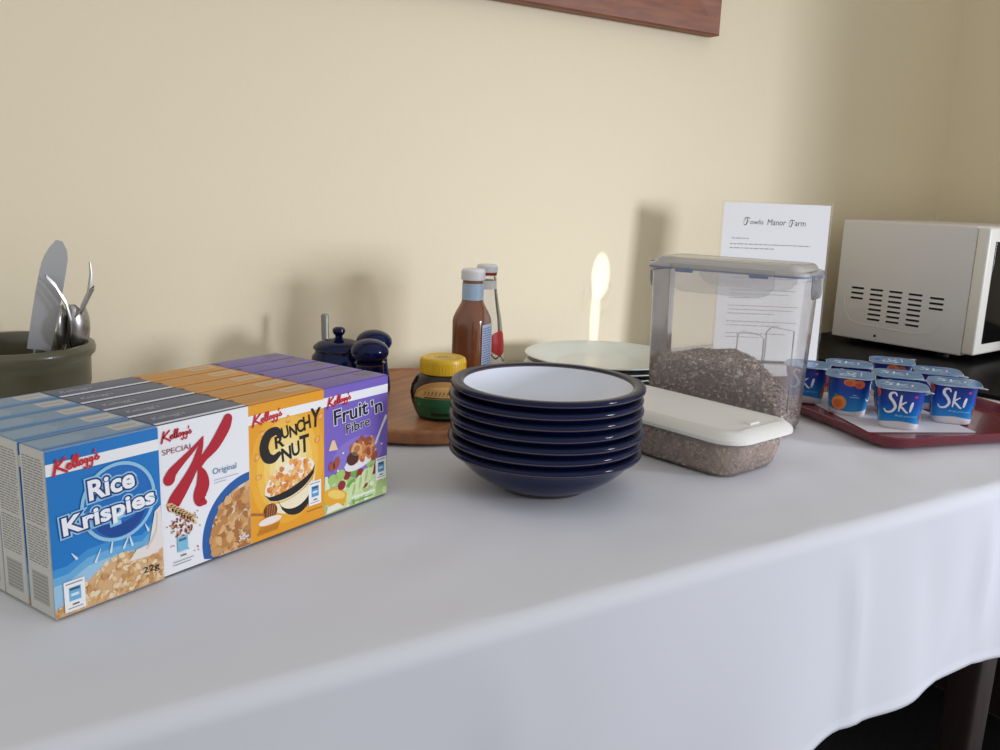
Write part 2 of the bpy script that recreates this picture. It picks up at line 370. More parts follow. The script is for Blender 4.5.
def front_rice(a, r):
    W, Hh = BW, BH; clip = (.0005, .0005, W-.0005, Hh-.0005)
    a.rect(0, 0, W, Hh, ink(10, 122, 200)); a.up()
    a.rect(0, .855*Hh, W, .925*Hh, ink(248, 248, 248)); 
    # pale milk haze low down
    for k, c in enumerate(((60, 150, 214), (110, 178, 224), (160, 204, 232))):
        a.up(); a.poly([(0, 0), (W, 0), (W, (.46-.05*k)*Hh), (.8*W, (.34-.04*k)*Hh), (.55*W, (.37-.05*k)*Hh), (.3*W, (.36-.05*k)*Hh), (.12*W, (.30-.05*k)*Hh), (0, (.30-.05*k)*Hh)], ink(*c))
    a.up(); a.poly([(0, 0), (W, 0), (W, .31*Hh), (.8*W, .25*Hh), (.55*W, .26*Hh), (.36*W, .20*Hh), (.15*W, .10*Hh), (0, .05*Hh)], ink(222, 180, 130))
    top = lambda u: .05*Hh+.21*Hh*min(1, u/(.5*W))
    flake_patch(a, lambda u, v: v < top(u), 230, .0012, .0026, r, (0, 0, W, .3*Hh), [ink(226, 180, 120), ink(240, 206, 156), ink(206, 152, 92), ink(246, 222, 184)], clip)
    a.up(3)
    a.poly([(.93*W, .47*Hh), (.99*W, .50*Hh), (.999*W, .22*Hh), (.86*W, .19*Hh), (.66*W, .20*Hh), (.74*W, .26*Hh), (.86*W, .27*Hh)], ink(240, 232, 224)); a.up()
    a.stroke([(.95*W, .46*Hh, .001), (.93*W, .34*Hh, .0016), (.84*W, .25*Hh, .002)], ink(222, 206, 196))
    for (u, v, du, dv) in ((.50, .30, .03, .1), (.62, .30, .06, .08), (.70, .30, -.03, .09), (.2, .33, -.04, .04), (.86, .36, -.03, .05), (.36, .27, .05, .07)):
        a.stroke([(u*W, v*Hh, .0016), ((u+du)*W, (v+dv)*Hh, .0004)], ink(214, 234, 246))
    # ring and lettering
    a.up(); cu, cv = .60*W, .60*Hh
    a.ell(cu, cv, .345*W, .345*W, ink(150, 202, 232), n=40); a.up(); a.ell(cu, cv, .315*W, .315*W, ink(14, 104, 186), n=40)
    a.up(); a.ell(cu, cv-.004, .25*W, .25*W, ink(6, 70, 150), n=40); a.up(); a.ell(cu, cv+.004, .27*W, .25*W, ink(14, 110, 192), n=40)
    for bold, c in ((.15, (150, 204, 234)), (.095, (10, 52, 128)), (.030, (252, 252, 252))):
        a.up(2); a.text('Rice', .345*W, .655*Hh, .40*W, .115*Hh, ink(*c), rot=R(3), bold=bold, ref=0.)
        a.text('Krispies', .115*W, .455*Hh, .82*W, .135*Hh, ink(*c), rot=R(4), bold=bold, ref=0.)
    a.up(2); script(a, .06*W, .855*Hh, .40*W, .088*Hh, ink(206, 20, 40), rot=R(3))
    a.text('22g', .79*W, .075*Hh, .16*W, .052*Hh, ink(30, 24, 24), bold=.01); gda_label(a, .075*W, .02*Hh, ink(110, 184, 226))
def front_special(a, r):
    W, Hh = BW, BH; clip = (.0005, .0005, W-.0005, Hh-.0005)
    a.rect(0, 0, W, Hh, ink(246, 246, 248)); a.up()
    cu, cv = 1.03*W, .11*Hh
    a.poly([p for p in [(cu+.60*W*math.cos(t), cv+.60*W*math.sin(t)) for t in [R(90+3.2*i) for i in range(0, 38)]] if p[0] <= W and p[1] >= 0]+[(.53*W, 0), (W, 0)], ink(34, 96, 170))
    a.up(); a.poly([p for p in [(cu+.51*W*math.cos(t), cv+.51*W*math.sin(t)) for t in [R(90+3.2*i) for i in range(0, 38)]] if p[0] <= W and p[1] >= 0]+[(.62*W, 0), (W, 0)], ink(230, 212, 190))
    flake_patch(a, lambda u, v: math.hypot(u-cu, v-cv) < .48*W, 170, .0024, .0046, r, (.5*W, 0, W, .6*Hh), FLAKES[:4], clip)
    a.up(2)
    red, red2 = ink(186, 18, 42), ink(166, 12, 36)
    X = lambda u, v, w: (u*W, v*Hh, w*W)
    a.stroke([X(.475, .865, .012), X(.37, .80, .045), X(.24, .735, .07), X(.14, .68, .10), X(.105, .64, .12)], red, smooth=8)
    a.up(); a.stroke([X(.475, .865, .012), X(.44, .79, .06), X(.37, .68, .09), X(.26, .575, .12), X(.17, .50, .14), X(.13, .455, .12), X(.15, .43, .05)], red, smooth=8)
    a.up(); a.stroke([X(.755, .945, .105), X(.715, .89, .125), X(.60, .79, .115), X(.48, .72, .075), X(.42, .66, .035)], red, smooth=8)
    a.up(); a.stroke([X(.42, .67, .03), X(.45, .61, .105), X(.455, .54, .145), X(.42, .48, .14), X(.43, .435, .12), X(.47, .415, .05)], red, smooth=8)
    a.up(); script(a, .045*W, .885*Hh, .32*W, .072*Hh, ink(196, 24, 48), rot=R(1))
    a.text('SPECIAL', .045*W, .805*Hh, .32*W, .036*Hh, ink(150, 70, 84)); a.text('Original', .57*W, .575*Hh, .27*W, .055*Hh, ink(96, 134, 172))
    a.rect(.58*W, .545*Hh, .86*W, .549*Hh, ink(150, 176, 200)); a.rect(.58*W, .525*Hh, .72*W, .529*Hh, ink(150, 176, 200))
    # wheat ear and seeds
    for k in range(9):
        t = k/8; u, v = (.10+.24*t)*W, (.455-.13*t)*Hh
        a.ell(u, v+.0016, .0026, .0011, ink(222, 184, 132), rot=R(-10)); a.ell(u+.0008, v-.0018, .0026, .0011, ink(234, 204, 160), rot=R(-50))
    flake_patch(a, lambda u, v: (u/W-.22)**2+((v/Hh-.30)*1.3)**2 < .012, 60, .0006, .0013, r, (.05*W, .15*Hh, .45*W, .45*Hh), [ink(150, 60, 44), ink(206, 168, 120), ink(120, 52, 40)])
    for _ in range(24): a.blob(r.uniform(.05, .42)*W, r.uniform(.1, .42)*Hh, .0006, .0004, ink(160, 60, 50), r)
    a.up(); a.rect(.16*W, .135*Hh, .27*W, .235*Hh, ink(130, 196, 226)); a.up(); a.rect(.175*W, .205*Hh, .255*W, .222*Hh, ink(60, 110, 140)); a.rect(.19*W, .10*Hh, .25*W, .11*Hh, ink(110, 110, 110))
    a.rect(.11*W, .07*Hh, .33*W, .076*Hh, ink(170, 170, 170)); a.rect(.11*W, .05*Hh, .30*W, .056*Hh, ink(170, 170, 170))
    a.up(); a.text('30g', .845*W, .045*Hh, .12*W, .05*Hh, ink(250, 250, 250), bold=.02)
def front_crunchy(a, r):
    W, Hh = BW, BH; clip = (.0005, .0005, W-.0005, Hh-.0005)
    a.rect(0, 0, W, Hh, ink(242, 166, 34))
    for q, c in ((.80, (246, 180, 50)), (.66, (250, 196, 76)), (.52, (252, 212, 108)), (.40, (254, 226, 144)), (.28, (255, 238, 180))):
        a.up(); a.poly([(min(max((.50+q*math.cos(t)*.62)*W, 0), W), min(max((.50+q*math.sin(t)*.55)*Hh, 0), .86*Hh)) for t in [6.2832*i/28 for i in range(28)]], ink(*c))
    a.up(); a.rect(0, .86*Hh, W, .925*Hh, ink(250, 250, 248)); a.up()
    for u, v in ((.17, .78), (.10, .62), (.11, .47), (.5, .87-.03), (.9, .63), (.95, .80)):
        a.blob(u*W, v*Hh, .0034, .0026, ink(236, 150, 50), r); a.up(); a.blob(u*W, v*Hh, .0022, .0016, ink(250, 190, 100), r)
    blk = ink(28, 22, 22)
    # big C and tumbling letters
    a.up(); a.stroke([(.40*W, .735*Hh, .004), (.34*W, .775*Hh, .006), (.235*W, .755*Hh, .0075), (.185*W, .675*Hh, .008), (.22*W, .60*Hh, .0078), (.30*W, .575*Hh, .006), (.375*W, .60*Hh, .004)], blk)
    for t, u, v, w_, h_, ro in (('R', .335, .645, .105, .085, 5), ('U', .43, .70, .085, .085, 12), ('N', .525, .70, .095, .082, 6), ('C', .63, .715, .085, .09, 10), ('H', .72, .725, .09, .10, 8), ('Y', .81, .735, .125, .135, -2),
                               ('N', .42, .535, .12, .095, 6), ('U', .555, .55, .10, .10, 6), ('T', .66, .56, .12, .125, 2)):
        a.text(t, u*W, v*Hh, w_*W, h_*Hh, blk, rot=R(ro), bold=.03, ref=0.)
    # bowl
    a.up(); rot = R(14); ce = (.52*W, .375*Hh)
    a.ell(ce[0], ce[1]+.001, .345*W, .135*Hh, ink(252, 244, 224), rot=rot, n=30)
    a.up(); flake_patch(a, lambda u, v: ((u-ce[0])*math.cos(rot)+(v-ce[1]-.003)*math.sin(rot))**2/(.30*W)**2+(-(u-ce[0])*math.sin(rot)+(v-ce[1]-.003)*math.cos(rot))**2/(.105*Hh)**2 < 1, 110, .0016, .0032, r, (.15*W, .2*Hh, .9*W, .56*Hh), [ink(240, 160, 72), ink(250, 184, 104), ink(222, 132, 52), ink(252, 206, 140)])
    def crescent(cu, cv, ax, top, bot, m_):
        up = []; lo = []
        for i in range(17):
            x = -1+i/8; y1 = -top*math.sqrt(max(0, 1-x*x)); y2 = -bot*math.sqrt(max(0, 1-x*x))
            for L, y in ((up, y1), (lo, y2)): L.append((cu+x*ax*math.cos(rot)-y*math.sin(rot), cv+x*ax*math.sin(rot)+y*math.cos(rot)))
        a.p(up+lo, [(i, i+1, 18+i, 17+i) for i in range(16)], m_)
    a.up(2); crescent(ce[0], ce[1]+.001, .35*W, .070*Hh, .125*Hh, blk); crescent(ce[0]+.001, ce[1]-.004, .33*W, .090*Hh, .20*Hh, ink(252, 240, 206)); a.up(); crescent(ce[0], ce[1]+.001, .35*W, .065*Hh, .125*Hh, blk); crescent(ce[0]+.004, ce[1]-.006, .25*W, .155*Hh, .215*Hh, blk)
    # honey dipper
    a.up(); a.stroke([(.02*W, .215*Hh, .0018), (.16*W, .185*Hh, .0018)], ink(176, 110, 50)); a.ell(.25*W, .195*Hh, .088*W, .056*Hh, ink(120, 60, 26)); a.up()
    for k in range(4): a.stroke([((.20+.03*k)*W, .155*Hh, .0005), ((.215+.03*k)*W, .24*Hh, .0005)], ink(214, 140, 60))
    a.ell(.24*W, .125*Hh, .15*W, .03*Hh, ink(250, 240, 226)); a.up()
    for k in range(9): a.stroke([((.09+.03*k)*W, .045*Hh, .0012), ((.13+.03*k)*W, .095*Hh, .0005)], ink(212, 140, 50))
    gda_label(a, .765*W, .125*Hh, ink(90, 160, 210)); a.rect(.74*W, .085*Hh, .96*W, .091*Hh, ink(150, 110, 40))
    a.up(); script(a, .05*W, .845*Hh, .38*W, .080*Hh, ink(206, 24, 44), rot=R(3))
def front_fruit(a, r):
    W, Hh = BW, BH; clip = (.0005, .0005, W-.0005, Hh-.0005)
    a.rect(0, 0, W, Hh, ink(126, 104, 196)); a.up(); a.rect(0, .86*Hh, W, .93*Hh, ink(248, 248, 250))
    a.up(); a.ell(.52*W, .40*Hh, .40*W, .16*Hh, ink(142, 122, 206)); a.up()
    a.poly([(0, 0), (W, 0), (W, .33*Hh), (.8*W, .28*Hh), (.55*W, .20*Hh), (.3*W, .28*Hh), (.1*W, .30*Hh), (0, .26*Hh)], ink(176, 200, 130))
    flake_patch(a, lambda u, v: v < .28*Hh, 60, .003, .006, r, (0, 0, W, .28*Hh), [ink(150, 196, 90), ink(206, 226, 160), ink(240, 240, 214), ink(120, 176, 70), ink(226, 236, 196)], clip)
    a.up(2); a.ell(.16*W, .12*Hh, .20*W, .075*Hh, ink(240, 176, 40), rot=R(-20)); a.up(); a.ell(.18*W, .14*Hh, .14*W, .035*Hh, ink(250, 214, 110), rot=R(-20))
    for u, v in ((.26, .20), (.55, .25), (.34, .27), (.78, .24), (.62, .15)): a.ell(u*W, v*Hh, .0042, .0038, ink(150, 40, 44)); 
    a.up()
    for u, v in ((.12, .27), (.24, .29), (.72, .31)): a.ell(u*W, v*Hh, .0050, .0042, ink(168, 206, 110))
    for k in range(4): a.ell((.40+.10*k)*W, (.11+.04*k)*Hh, .004, .009, ink(214, 232, 170), rot=R(-25)); 
    a.up(); a.poly([(.02*W, .01*Hh), (.3*W, .015*Hh), (.2*W, .07*Hh), (.05*W, .06*Hh)], ink(248, 240, 220)); a.rect(.42*W, .055*Hh, .80*W, .075*Hh, ink(236, 244, 226)); a.rect(.46*W, .025*Hh, .76*W, .037*Hh, ink(120, 170, 90))
    # spoon with flakes, almond, raisins
    a.up(); a.stroke([(.97*W, .66*Hh, .003), (.88*W, .56*Hh, .0022), (.80*W, .46*Hh, .0022)], ink(226, 226, 236))
    a.ell(.56*W, .365*Hh, .26*W, .07*Hh, ink(240, 236, 236), rot=R(12), n=28)
    a.up(); flake_patch(a, lambda u, v: (u/W-.60)**2/.045+(v/Hh-.44)**2/.008 < 1, 48, .0026, .0045, r, (.3*W, .33*Hh, .9*W, .58*Hh), [ink(214, 140, 80), ink(186, 104, 58), ink(232, 170, 116), ink(160, 84, 50)])
    a.up(); a.ell(.49*W, .455*Hh, .0060, .0050, ink(224, 176, 120)); a.ell(.43*W, .39*Hh, .0065, .0055, ink(84, 44, 34)); a.up(); a.ell(.495*W, .46*Hh, .0034, .0028, ink(186, 120, 70))
    a.poly([(.06*W, .51*Hh), (.20*W, .50*Hh), (.15*W, .585*Hh), (.11*W, .585*Hh)], ink(240, 206, 170))
    for u, v in ((.10, .375), (.18, .395), (.78, .36)): a.blob(u*W, v*Hh, .0048, .0034, ink(170, 84, 60), r)
    for u, v in ((.28, .46), (.31, .34), (.20, .33), (.90, .44)): a.ell(u*W, v*Hh, .001, .0008, ink(245, 245, 250))
    gda_label(a, .80*W, .14*Hh, ink(90, 160, 210))
    for bold, c in ((.055, (236, 232, 248)), (.018, (26, 22, 34))):
        a.up(2); a.text("Fruit", .15*W, .70*Hh, .52*W, .115*Hh, ink(*c), rot=R(4), bold=bold, ref=0.); a.text("'n", .735*W, .705*Hh, .17*W, .115*Hh, ink(*c), rot=R(6), bold=bold, ref=0.)
        a.text('Fibre', .33*W, .605*Hh, .37*W, .075*Hh, ink(*c), rot=R(5), bold=bold*.8, ref=0.)
    a.up(2); script(a, .05*W, .845*Hh, .36*W, .080*Hh, ink(206, 24, 44), rot=R(3))

def make_box(kind):
    body, edge, top, strip, front = {
        'rice': ((206, 204, 196), (200, 210, 220), (120, 150, 178), (20, 116, 190), front_rice),
        'special': ((38, 44, 82), (226, 226, 230), (84, 93, 120), (232, 234, 240), front_special),
        'crunchy': ((84, 54, 30), (240, 200, 120), (206, 148, 74), (224, 150, 52), front_crunchy),
        'fruit': ((54, 40, 92), (190, 180, 220), (122, 104, 170), (110, 90, 176), front_fruit)}[kind]
    card = mat('card_'+kind, body, .5); cardt = mat('card_top_'+kind, top, .42)
    b = MB(); e = .0005
    b.box(-BW/2, BW/2, -BD/2+.0001, BD/2-.0001, 0, BH, card, bev=.0006)
    o = b.build('cereal_box')
    f = MB(); a = Art(f, lambda u, v, l: (-BW/2+u, -BD/2+.0001-.00012-l, v)); front(a, random.Random(7)); f.build('front_print', o, recalc=False)
    # top: glued lid flap with a thumb tab, strip of front colour folded over, price label
    t = MB(); t.box(-BW/2+.0004, BW/2-.0004, -BD/2+.0006, BD/2-.0012, BH, BH+.0006, cardt, bev=.0002)
    a = Art(t, lambda u, v, l: (-BW/2+u, -BD/2+v, BH+.0006+l)); a.rect(.0006, .0008, BW-.0006, .0042 if kind != 'fruit' else .0016, ink(*strip)); a.up()
    r = random.Random(3)
    if kind == 'rice':
        a.rect(BW*.70, .009, BW*.97, .022, ink(190, 190, 188)); a.up(); [a.rect(BW*(.73+.03*k), .013, BW*(.745+.03*k), .018, ink(146, 150, 156)) for k in range(7)]
        a.poly([(BW*.02, .006), (BW*.38, .006), (BW*.44, .013), (BW*.40, .022), (BW*.02, .022)], ink(134, 160, 184))
    if kind == 'special': a.text("Kellogg's", BW*.10, .010, BW*.34, .008, ink(168, 172, 184), shear=.3)
    if kind == 'crunchy': a.rect(BW*.62, .010, BW*.94, .0215, ink(212, 184, 146)); a.up(); [a.rect(BW*(.66+.035*k), .013, BW*(.675+.035*k), .018, ink(176, 140, 96)) for k in range(7)]; a.ell(.0003, .018, .002, .003, ink(90, 56, 30))
    if kind == 'fruit': a.rect(BW*.70, .010, BW*.94, .0205, ink(112, 106, 124)); a.ell(.002, .018, .0022, .003, ink(56, 42, 96))
    t.build('top_flap', o, recalc=False)
    if kind == 'rice':
        s_ = MB(); a = Art(s_, lambda u, v, l: (-BW/2-.00012-l, BD/2-u, v))
        a.rect(.0006, .0006, BD-.0006, BH-.0006, ink(204, 202, 194)); a.up()
        v = BH-.006
        while v > .030:
            u = .0025; 
            while u < BD-.004:
                L = min(r.uniform(.002, .007), BD-.003-u); a.rect(u, v, u+L, v+.0007, ink(128, 126, 124)); u += L+.0008
            v -= .00165 if r.random() > .1 else .0032
        a.rect(.004, .006, BD-.005, .025, ink(176, 174, 168)); a.up(); [a.rect(.0045, .0075+.0022*k, BD-.0055, .0083+.0022*k, ink(140, 138, 134)) for k in range(8)]
        s_.build('side_print', o, recalc=False)
    return o
th = .3936; ex, ey = math.cos(th), math.sin(th)
desc = {'rice': ('bright blue', 'light blue puffed-rice'), 'special': ('white', 'white flake'), 'crunchy': ('orange', 'orange nut-flake'), 'fruit': ('purple', 'purple fruit-and-fibre')}
ordn = ['frontmost', 'second from the front', 'middle', 'second from the back', 'rearmost']
rj = random.Random(11)
for ci, kind in enumerate(('rice', 'special', 'crunchy', 'fruit')):
    proto = make_box(kind)
    for k in range(5):
        o = proto if k == 0 else copy_tree(proto)
        u = BW*(ci+.5)+.0002+(rj.uniform(-.0004, .0004)); v = BD*(k+.5)+.0001*k
        if ci == 0: v -= .002 if k == 0 else 0.0
        o.location = (.0445+ex*u-ey*v, .5223+ey*u+ex*v, Z0+(.0002))
        o.rotation_euler = (0, 0, th+(rj.uniform(-.004, .004) if k else 0))
        extra = {'rice': 'blue puffed-rice cereal box, ', 'special': 'white cereal box with a big red letter, ', 'crunchy': 'orange nut-flake cereal box, ', 'fruit': 'purple fruit-and-fibre cereal box, '}[kind]
        if k: extra = {'rice': 'blue-topped cereal box, ', 'special': 'grey-topped cereal box, ', 'crunchy': 'orange-topped cereal box, ', 'fruit': 'purple-topped cereal box, '}[kind]
        tag(o, 'mini '+extra+ordn[k]+' in its row', 'cereal box', 'mini cereal boxes standing in four rows')

# ------------------------------------------------------------------ blue bowls
navy = mat('navy_glaze', (9, 21, 60), .10, spec=.28, coat=0); rimn = mat('navy_rim_glaze', (30, 37, 62), .3, spec=.25, coat=.05)
brown_edge = mat('bare_stoneware', (84, 70, 66), .45); white_gl = mat('white_glaze', (222, 226, 236), .22, spec=.5)
def make_bowl():
    b = MB()
    prof = [(.0, .002, navy), (.033, .0015, navy), (.0345, 0, brown_edge), (.0375, 0, brown_edge), (.039, .0025, navy), (.050, .0070, navy), (.062, .0150, navy), (.070, .0225, navy), (.0755, .0290, navy),
            (.0785, .0312, navy), (.0806, .0316, navy), (.0816, .0326, brown_edge), (.0818, .0336, navy), (.0818, .0348, navy), (.0813, .0360, rimn), (.0790, .0366, rimn), (.0750, .0364, rimn), (.0726, .0360, rimn), (.0718, .0352, brown_edge),
            (.0712, .0340, white_gl), (.0690, .0285, white_gl), (.0630, .0210, white_gl), (.0540, .0140, white_gl), (.0430, .0090, white_gl), (.030, .0070, white_gl), (.012, .0062, white_gl), (.0001, .0062, white_gl)]
    b.lathe(prof, 72, cap=False); return b.build('pasta_bowl', autosmooth=60)
bp0 = make_bowl(); nb = 7; dz = (.0915-.0366)/(nb-1)
names_b = ['lowest of the stack, resting on the tablecloth', 'second from the bottom of the stack', 'third from the bottom of the stack', 'middle of the stack', 'third from the top of the stack', 'just under the top bowl', 'topmost of the stack, its white inside in view']
jit = [(0, 0), (-.0012, .0006), (.0006, -.0008), (-.0009, .0004), (.0002, .0004), (-.0016, -.0004), (.0006, .0002)]
for k in range(nb):
    o = bp0 if k == 0 else copy_tree(bp0)
    o.location = (.4317+jit[k][0], .5887+jit[k][1], Z0+.0002+dz*k); o.rotation_euler = (0, 0, k*1.3)
    tag(o, 'navy blue bowl with white inside, '+names_b[k], 'bowl', 'stack of navy blue bowls')

# ------------------------------------------------------------------ pale plates behind
pale = mat('pale_green_glaze', (214, 220, 214), .25, spec=.5); dkrim = mat('dark_green_glaze', (52, 62, 58), .25)
def make_plate():
    b = MB(); b.lathe([(0, .001, dkrim), (.052, .001, dkrim), (.056, 0, dkrim), (.060, .001, dkrim), (.066, .004, dkrim), (.088, .0082, dkrim), (.1035, .0128, dkrim), (.1055, .0140, pale), (.1052, .0150, pale), (.1030, .0152, pale),
                         (.088, .0112, pale), (.072, .0080, pale), (.064, .0055, pale), (.058, .0045, pale), (.0001, .0045, pale)], 64, cap=False)
    return b.build('dinner_plate', autosmooth=60)
pp = make_plate(); npl = 4
for k in range(npl):
    o = pp if k == 0 else copy_tree(pp); o.location = (.753+(.001, -.001, .0015, 0)[k], .903+(0, .001, -.001, .001)[k], Z0+.0002+.0072*k)
    tag(o, 'pale green-grey plate, '+['lowest of the stack on the cloth', 'second from the bottom of the stack', 'just under the top plate', 'topmost of the stack'][k]+' behind the blue bowls', 'plate', 'stack of pale plates behind the blue bowls')

# ------------------------------------------------------------------ round wooden tray with condiments
bamboo = mat('warm_wood', (184, 126, 84), .42, col2=(160, 104, 68), nscale=5, stretch=(2, 22, 22))
b = MB(); b.lathe([(0, .0015, bamboo), (.120, .0015, bamboo), (.126, 0, bamboo), (.148, 0, bamboo), (.1535, .002, bamboo), (.1555, .006, bamboo), (.1555, .012, bamboo), (.1540, .0150, bamboo), (.1510, .0155, bamboo), (.1480, .0140, bamboo), (.1450, .0130, bamboo), (.0001, .0130, bamboo)], 96, cap=False)
o = b.build('round_tray', loc=(.468, .868, Z0+.0002), rz=.5, autosmooth=60); tag(o, 'round wooden tray carrying the sauces and the navy pots', 'tray')
TT = Z0+.0134
# sauce jar with a yellow lid
jb = mat('dark_relish', (40, 24, 18), .2, spec=.4, coat=.1); yel = mat('yellow_lid', (218, 174, 30), .38)
jar = MB(); jar.lathe([(0, .001, jb), (.024, .0005, jb), (.0275, 0, jb), (.0295, .0015, jb), (.0335, .008, jb), (.0370, .016, jb), (.0385, .024, jb), (.0370, .032, jb), (.0325, .039, jb), (.0285, .0425, jb), (.0255, .044, jb), (.0255, .050, jb), (.0001, .050, jb)], 48, cap=False)
JL = (.441, .785, TT); jo = jar.build('relish_jar', loc=JL, rz=R(-28), autosmooth=60); jo.scale = (.87, .87, 1.07); tag(jo, 'round brown relish jar with yellow lid and green label on the wooden tray', 'jar')
ld = MB(); ld.lathe([(.0262, .0445, yel), (.0268, .0440, yel), (.0272, .0450, yel), (.0272, .0555, yel), (.0262, .0580, yel), (.0240, .0590, yel), (.0225, .0584, yel), (.0001, .0584, yel)], 48, cap=False)
for i in range(48):
    a_ = 2*math.pi*i/48; ld.box(.0270, .0275, -.0006, .0006, .0455, .0550, yel, M=Matrix.Rotation(a_, 4, 'Z'))
a = Art(ld, lambda u, v, l: (u, v, .0584+.00008+l)); a.ell(0, 0, .0150, .0150, ink(232, 200, 90), n=32); a.up(); a.ell(0, 0, .0125, .0125, ink(206, 170, 60), n=32); a.up()
for k in range(4): a.rect(-.008+.001*k, -.004+.0026*k, .008-.001*k, -.0028+.0026*k, ink(120, 96, 40))
ld.build('lid', jo, recalc=False)
def jar_r(z):
    P = [(0, .0295), (.008, .0335), (.016, .0370), (.024, .0385), (.032, .0370), (.039, .0325), (.0425, .0285)]
    for i in range(len(P)-1):
        if z <= P[i+1][0]: t = (z-P[i][0])/(P[i+1][0]-P[i][0]); return P[i][1]+t*(P[i+1][1]-P[i][1])
    return .0285
lb = MB(); jf = lambda u, v, l: ((jar_r(v)+.0003+l*4)*math.cos(u-math.pi/2), (jar_r(v)+.0003+l*4)*math.sin(u-math.pi/2), v)
a = Art(lb, jf)
def strip_patch(a, u0, u1, vlo, vhi, m_, n=18, nv=5):
    for i in range(n):
        for j in range(nv):
            ua, ub = u0+(u1-u0)*i/n, u0+(u1-u0)*(i+1)/n
            pt = lambda u_, t: (u_, vlo(u_)+(vhi(u_)-vlo(u_))*t)
            a.poly([pt(ua, j/nv), pt(ub, j/nv), pt(ub, (j+1)/nv), pt(ua, (j+1)/nv)], m_)
arch = lambda q: (lambda u_: .0235+q*math.sqrt(max(0.0, 1-(u_/1.05)**2)))
strip_patch(a, -1.05, 1.05, lambda u_: .0235, arch(.0160), ink(176, 124, 60)); a.up(); strip_patch(a, -.92, .92, lambda u_: .0235, lambda u_: .0235+.0115*math.sqrt(max(0, 1-(u_/.93)**2)), ink(196, 152, 84)); a.up()
strip_patch(a, -1.05, 1.05, lambda u_: .0035, lambda u_: .0235, ink(32, 92, 58)); a.up(2)
rr_ = random.Random(5)
for k in range(11):                      # the name on the label is too blurred to read: dark marks of its shape
    u_ = -.62+k*.12; a.stroke([(u_, .0262, .0012), (u_+.05, .0300, .0014), (u_+.07, .0268, .0012)], ink(60, 34, 20), smooth=3)
strip_patch(a, -.6, .6, lambda u_: .0240, lambda u_: .0250, ink(40, 26, 18), nv=1); strip_patch(a, -.42, .42, lambda u_: .0062, lambda u_: .0092, ink(20, 40, 26), nv=1)
a.stroke([(-.9, .0145, .001), (-.84, .0175, .001), (-.78, .0145, .001)], ink(120, 170, 120), smooth=3)
lb.build('label', jo, recalc=False)['label'] = 'green and tan paper label'

# brown sauce bottle: square body, round neck
def make_bottle(name, loc, rz, liquid, glass, cap_m, full):
    b = MB(); S = .0268
    body = [(.033, .033, .010, 0), (.037, .037, .0105, .002), (.0395, .0395, .0110, .008), (.0395, .0395, .0110, .083), (.0388, .0388, .0120, .087), (.0360, .0360, .0140, .093), (.0310, .0310, .0140, .099), (.0265, .0265, .0130, .104), (.0245, .0245, .0121, .108), (.0242, .0242, .0120, .124), (.0240, .0240, .0119, .131)]
    b.loft(body, liquid, 8)
    return b.build(name, loc=loc, rz=rz, autosmooth=50)
sauce = mat('brown_sauce', (134, 82, 50), .16, spec=.6, coat=.5, col2=(122, 72, 44), nscale=30)
wcap = mat('white_cap', (226, 226, 226), .4); paleblue = ink(168, 190, 214)
def cap_part(parent, z0, z1, r, m_):
    c = MB(); c.lathe([(r-.001, z0, m_), (r, z0+.0004, m_), (r, z1-.0018, m_), (r-.0015, z1, m_), (.0001, z1, m_)], 40, cap=False)
    for i in range(40): c.box(r-.0003, r+.00035, -.0004, .0004, z0+.001, z1-.003, m_, M=Matrix.Rotation(2*math.pi*i/40, 4, 'Z'))
    return c.build('cap', parent)
bo = make_bottle('sauce_bottle', (.5315, .880, TT), R(-58), sauce, None, wcap, 1)
tag(bo, 'brown sauce bottle with white cap and pale blue neck label', 'bottle')
cap_part(bo, .1300, .1430, .0136, wcap)
n_ = MB(); n_.loft([(.0252, .0252, .0125, .1075), (.0250, .0250, .0124, .1265)], paleblue, 8, cap=(False, False)); n_.build('neck_label', bo)['label'] = 'pale blue neck label'
n_ = MB(); a = Art(n_, lambda u, v, l: (.01975+.0003+l*2, u, v)); a.rect(-.0125, .012, .0125, .080, ink(196, 206, 222)); a.up(); a.rect(-.0118, .013, .0118, .079, ink(178, 194, 218)); a.up()
for k in range(22):
    u_ = -.0105
    while u_ < .0095: L = rr_.uniform(.002, .006); a.rect(u_, .016+.0028*k, min(u_+L, .0105), .0172+.0028*k, ink(60, 84, 150)); u_ += L+.0012
n_.build('back_label', bo, recalc=False)['label'] = 'pale blue label printed with lines of dark blue text'
# ketchup bottle: clear glass, long tapering neck
glass = plastic_film('clear_glass', (236, 240, 236), .16, .03)
k_ = MB(); prof = [(0, .001), (.020, .0008), (.0245, 0), (.0262, .003), (.0264, .030), (.0255, .050), (.0220, .078), (.0175, .100), (.0142, .118), (.0130, .134), (.0132, .146)]
k_.lathe([(r_, z_, glass) for r_, z_ in prof], 10); ko = k_.build('ketchup_bottle', loc=(.5790, .926, TT), rz=.2, autosmooth=20); ko.scale = (.9, .9, .955); tag(ko, 'clear glass ketchup bottle nearly empty, half hidden behind the brown sauce bottle', 'bottle')
kin = MB(); ket = mat('ketchup', (150, 30, 20), .3); kin.lathe([(r_*.92, z_+.001, ket) for r_, z_ in prof[1:4]]+[(.0240, .020, ket), (.0001, .020, ket)], 20); kin.build('ketchup', ko)
kr = MB(); kr.lathe([(.0134, .1365, ket), (.0137, .1380, ket), (.0137, .1400, ket), (.0134, .1412, ket)], 24, cap=False); kr.build('neck_ring', ko)['label'] = 'smear of ketchup under the cap'
cap_part(ko, .1400, .1500, .0140, wcap)
